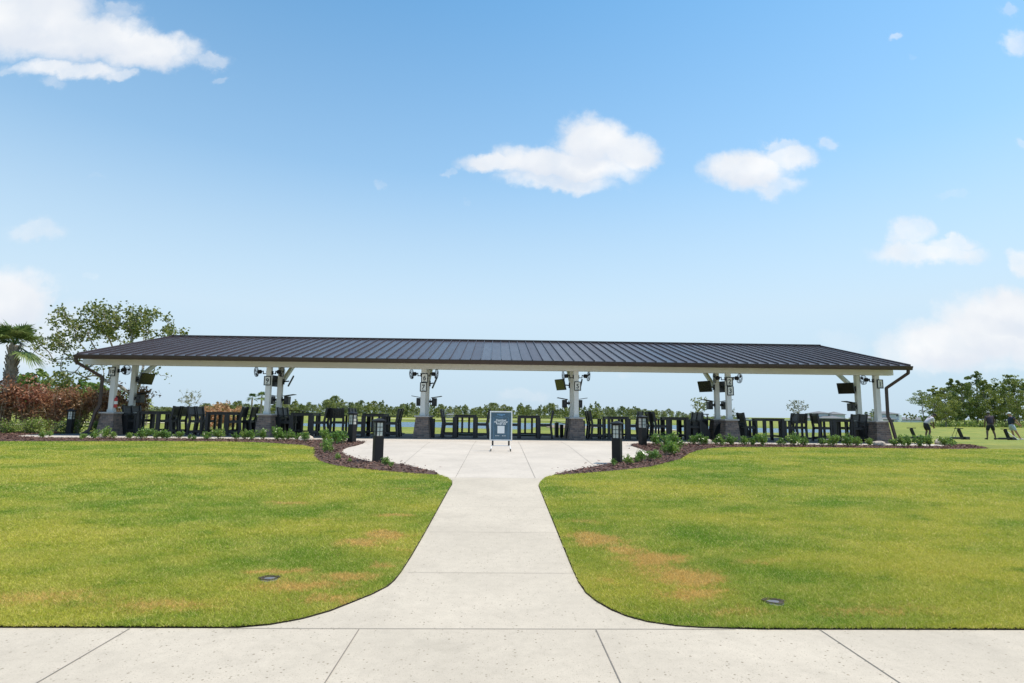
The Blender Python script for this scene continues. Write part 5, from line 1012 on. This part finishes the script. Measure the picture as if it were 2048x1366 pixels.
BLKC = cloth('black_cloth', (.016, .016, .018)); NAVY = cloth('navy_cloth', (.018, .025, .055)); PURP = cloth('dark_purple_cloth', (.045, .030, .055)); LAV = cloth('pale_shirt', (.60, .56, .62)); LBLUE = cloth('pale_blue_cloth', (.36, .43, .50)); WHC = cloth('white_cloth', (.72, .72, .72)); GRC = cloth('grey_cloth', (.26, .25, .25)); HAIR = cloth('dark_hair', (.02, .015, .012))
def gp(px, Yd): return at(px, 878, Yd).x
YG = 35.6
person((gp(1859, YG), YG, zg(YG)), R(-6), 'golfer bent over at address in a pale shirt, black shorts and white shoes', JA, SKIN2, LAV, BLKC, WHC, BLKC, HAIR, .9, (1, 0, -1.0))
person((gp(1978, YG), YG - .2, zg(YG)), R(84), 'golfer standing with back turned in a dark purple shirt, black shorts and grey cap', JB, SKIN2, PURP, BLKC, BLKC, GRC, HAIR)
person((gp(2031, YG), YG + .2, zg(YG)), R(-14), 'golfer in a white cap, navy shirt and pale blue shorts at the frame edge', JC, SKIN1, NAVY, LBLUE, WHC, WHC, HAIR, .5, (-1, 0, -.1))
st0 = None
for px, lab in ((1829, 'black bag stand with ball tray nearest the pavilion'), (1924, 'black bag stand with ball tray between the bent golfer and the purple shirt'), (2017, 'black bag stand with ball tray beside the golfer in navy')):
    x = gp(px, 34.6)
    if st0 is None:
        st0 = empty('bag_stand', (0, 0, 0), lab, 'bag stand', 'bag stands on the practice tee'); o = st0
        m = MB(); m.bar((.05, 0, .0), (-.17, 0, .62), .14, .12, (0, 1, 0)); m.build('pillar', BLK2, o)
        m = MB(); m.box(-.42, .12, -.03, .03, .64, .68); m.box(-.2, -.12, -.03, .03, .60, .639); m.build('top_bar', BLK2, o)
        m = MB(); m.box(.12, .38, -.16, .16, 0, .17); m.build('ball_box', GREYP, o, bevel=.01)
        m = MB(); m.box(-.70, .02, -.1, .25, 0.02, .10); m.box(-.70, .02, -.1, -.07, .101, .14); m.build('tray', BLK, o)
        m = MB()
        for k in range(5): m.lathe([(.002, 0), (.02, .008), (.021, .021), (.02, .034), (.002, .042)], 8, (-.12 - .05 * (k % 3), .0 + .06 * (k // 3), .101))
        m.build('balls', PWH, o)
    else: o = copy_tree(st0)
    o.location = (x, 34.6, zg(34.6)); o['label'] = lab
def club(p, q, label, shaftm, headm):
    o = empty('golf_club', p, label, 'golf club', 'golf clubs leaning on the bag stands'); p, q = Vector(p), Vector(q); d = q - p; m = MB(); m.tube([(0, 0, 0), tuple(d)], .012, 5); m.build('shaft', shaftm, o)
    m = MB(); m.tube([tuple(d * .78), tuple(d * 1.0)], .016, 6); m.build('grip', BLK2 if shaftm is not PWH else RUB, o)
    m = MB(); m.bar((-.05, 0, .01), (.06, 0, .03), .03, .06); m.build('club_head', headm, o)
xs_ = gp(1919, 34.6); g0 = zg(34.6)
club((xs_ - .42, 34.7, g0 + .10), (xs_ - .02, 34.7, g0 + .86), 'dark club leaning on the middle bag stand, flatter one', BLK2, ALU); club((xs_ - .22, 34.65, g0 + .1), (xs_ + .0, 34.62, g0 + .72), 'dark club leaning on the middle bag stand, steeper one', BLK2, ALU)
xs_ = gp(2010, 34.6)
club((xs_ + .64, 34.4, g0 + .03), (xs_ - .02, 34.6, g0 + .66), 'white shafted club leaning on the stand beside the navy golfer', PWH, PWH); club((xs_ + .74, 34.5, g0 + .03), (xs_ + .02, 34.65, g0 + .67), 'white shafted club with a red head beside the navy golfer', PWH, RED)
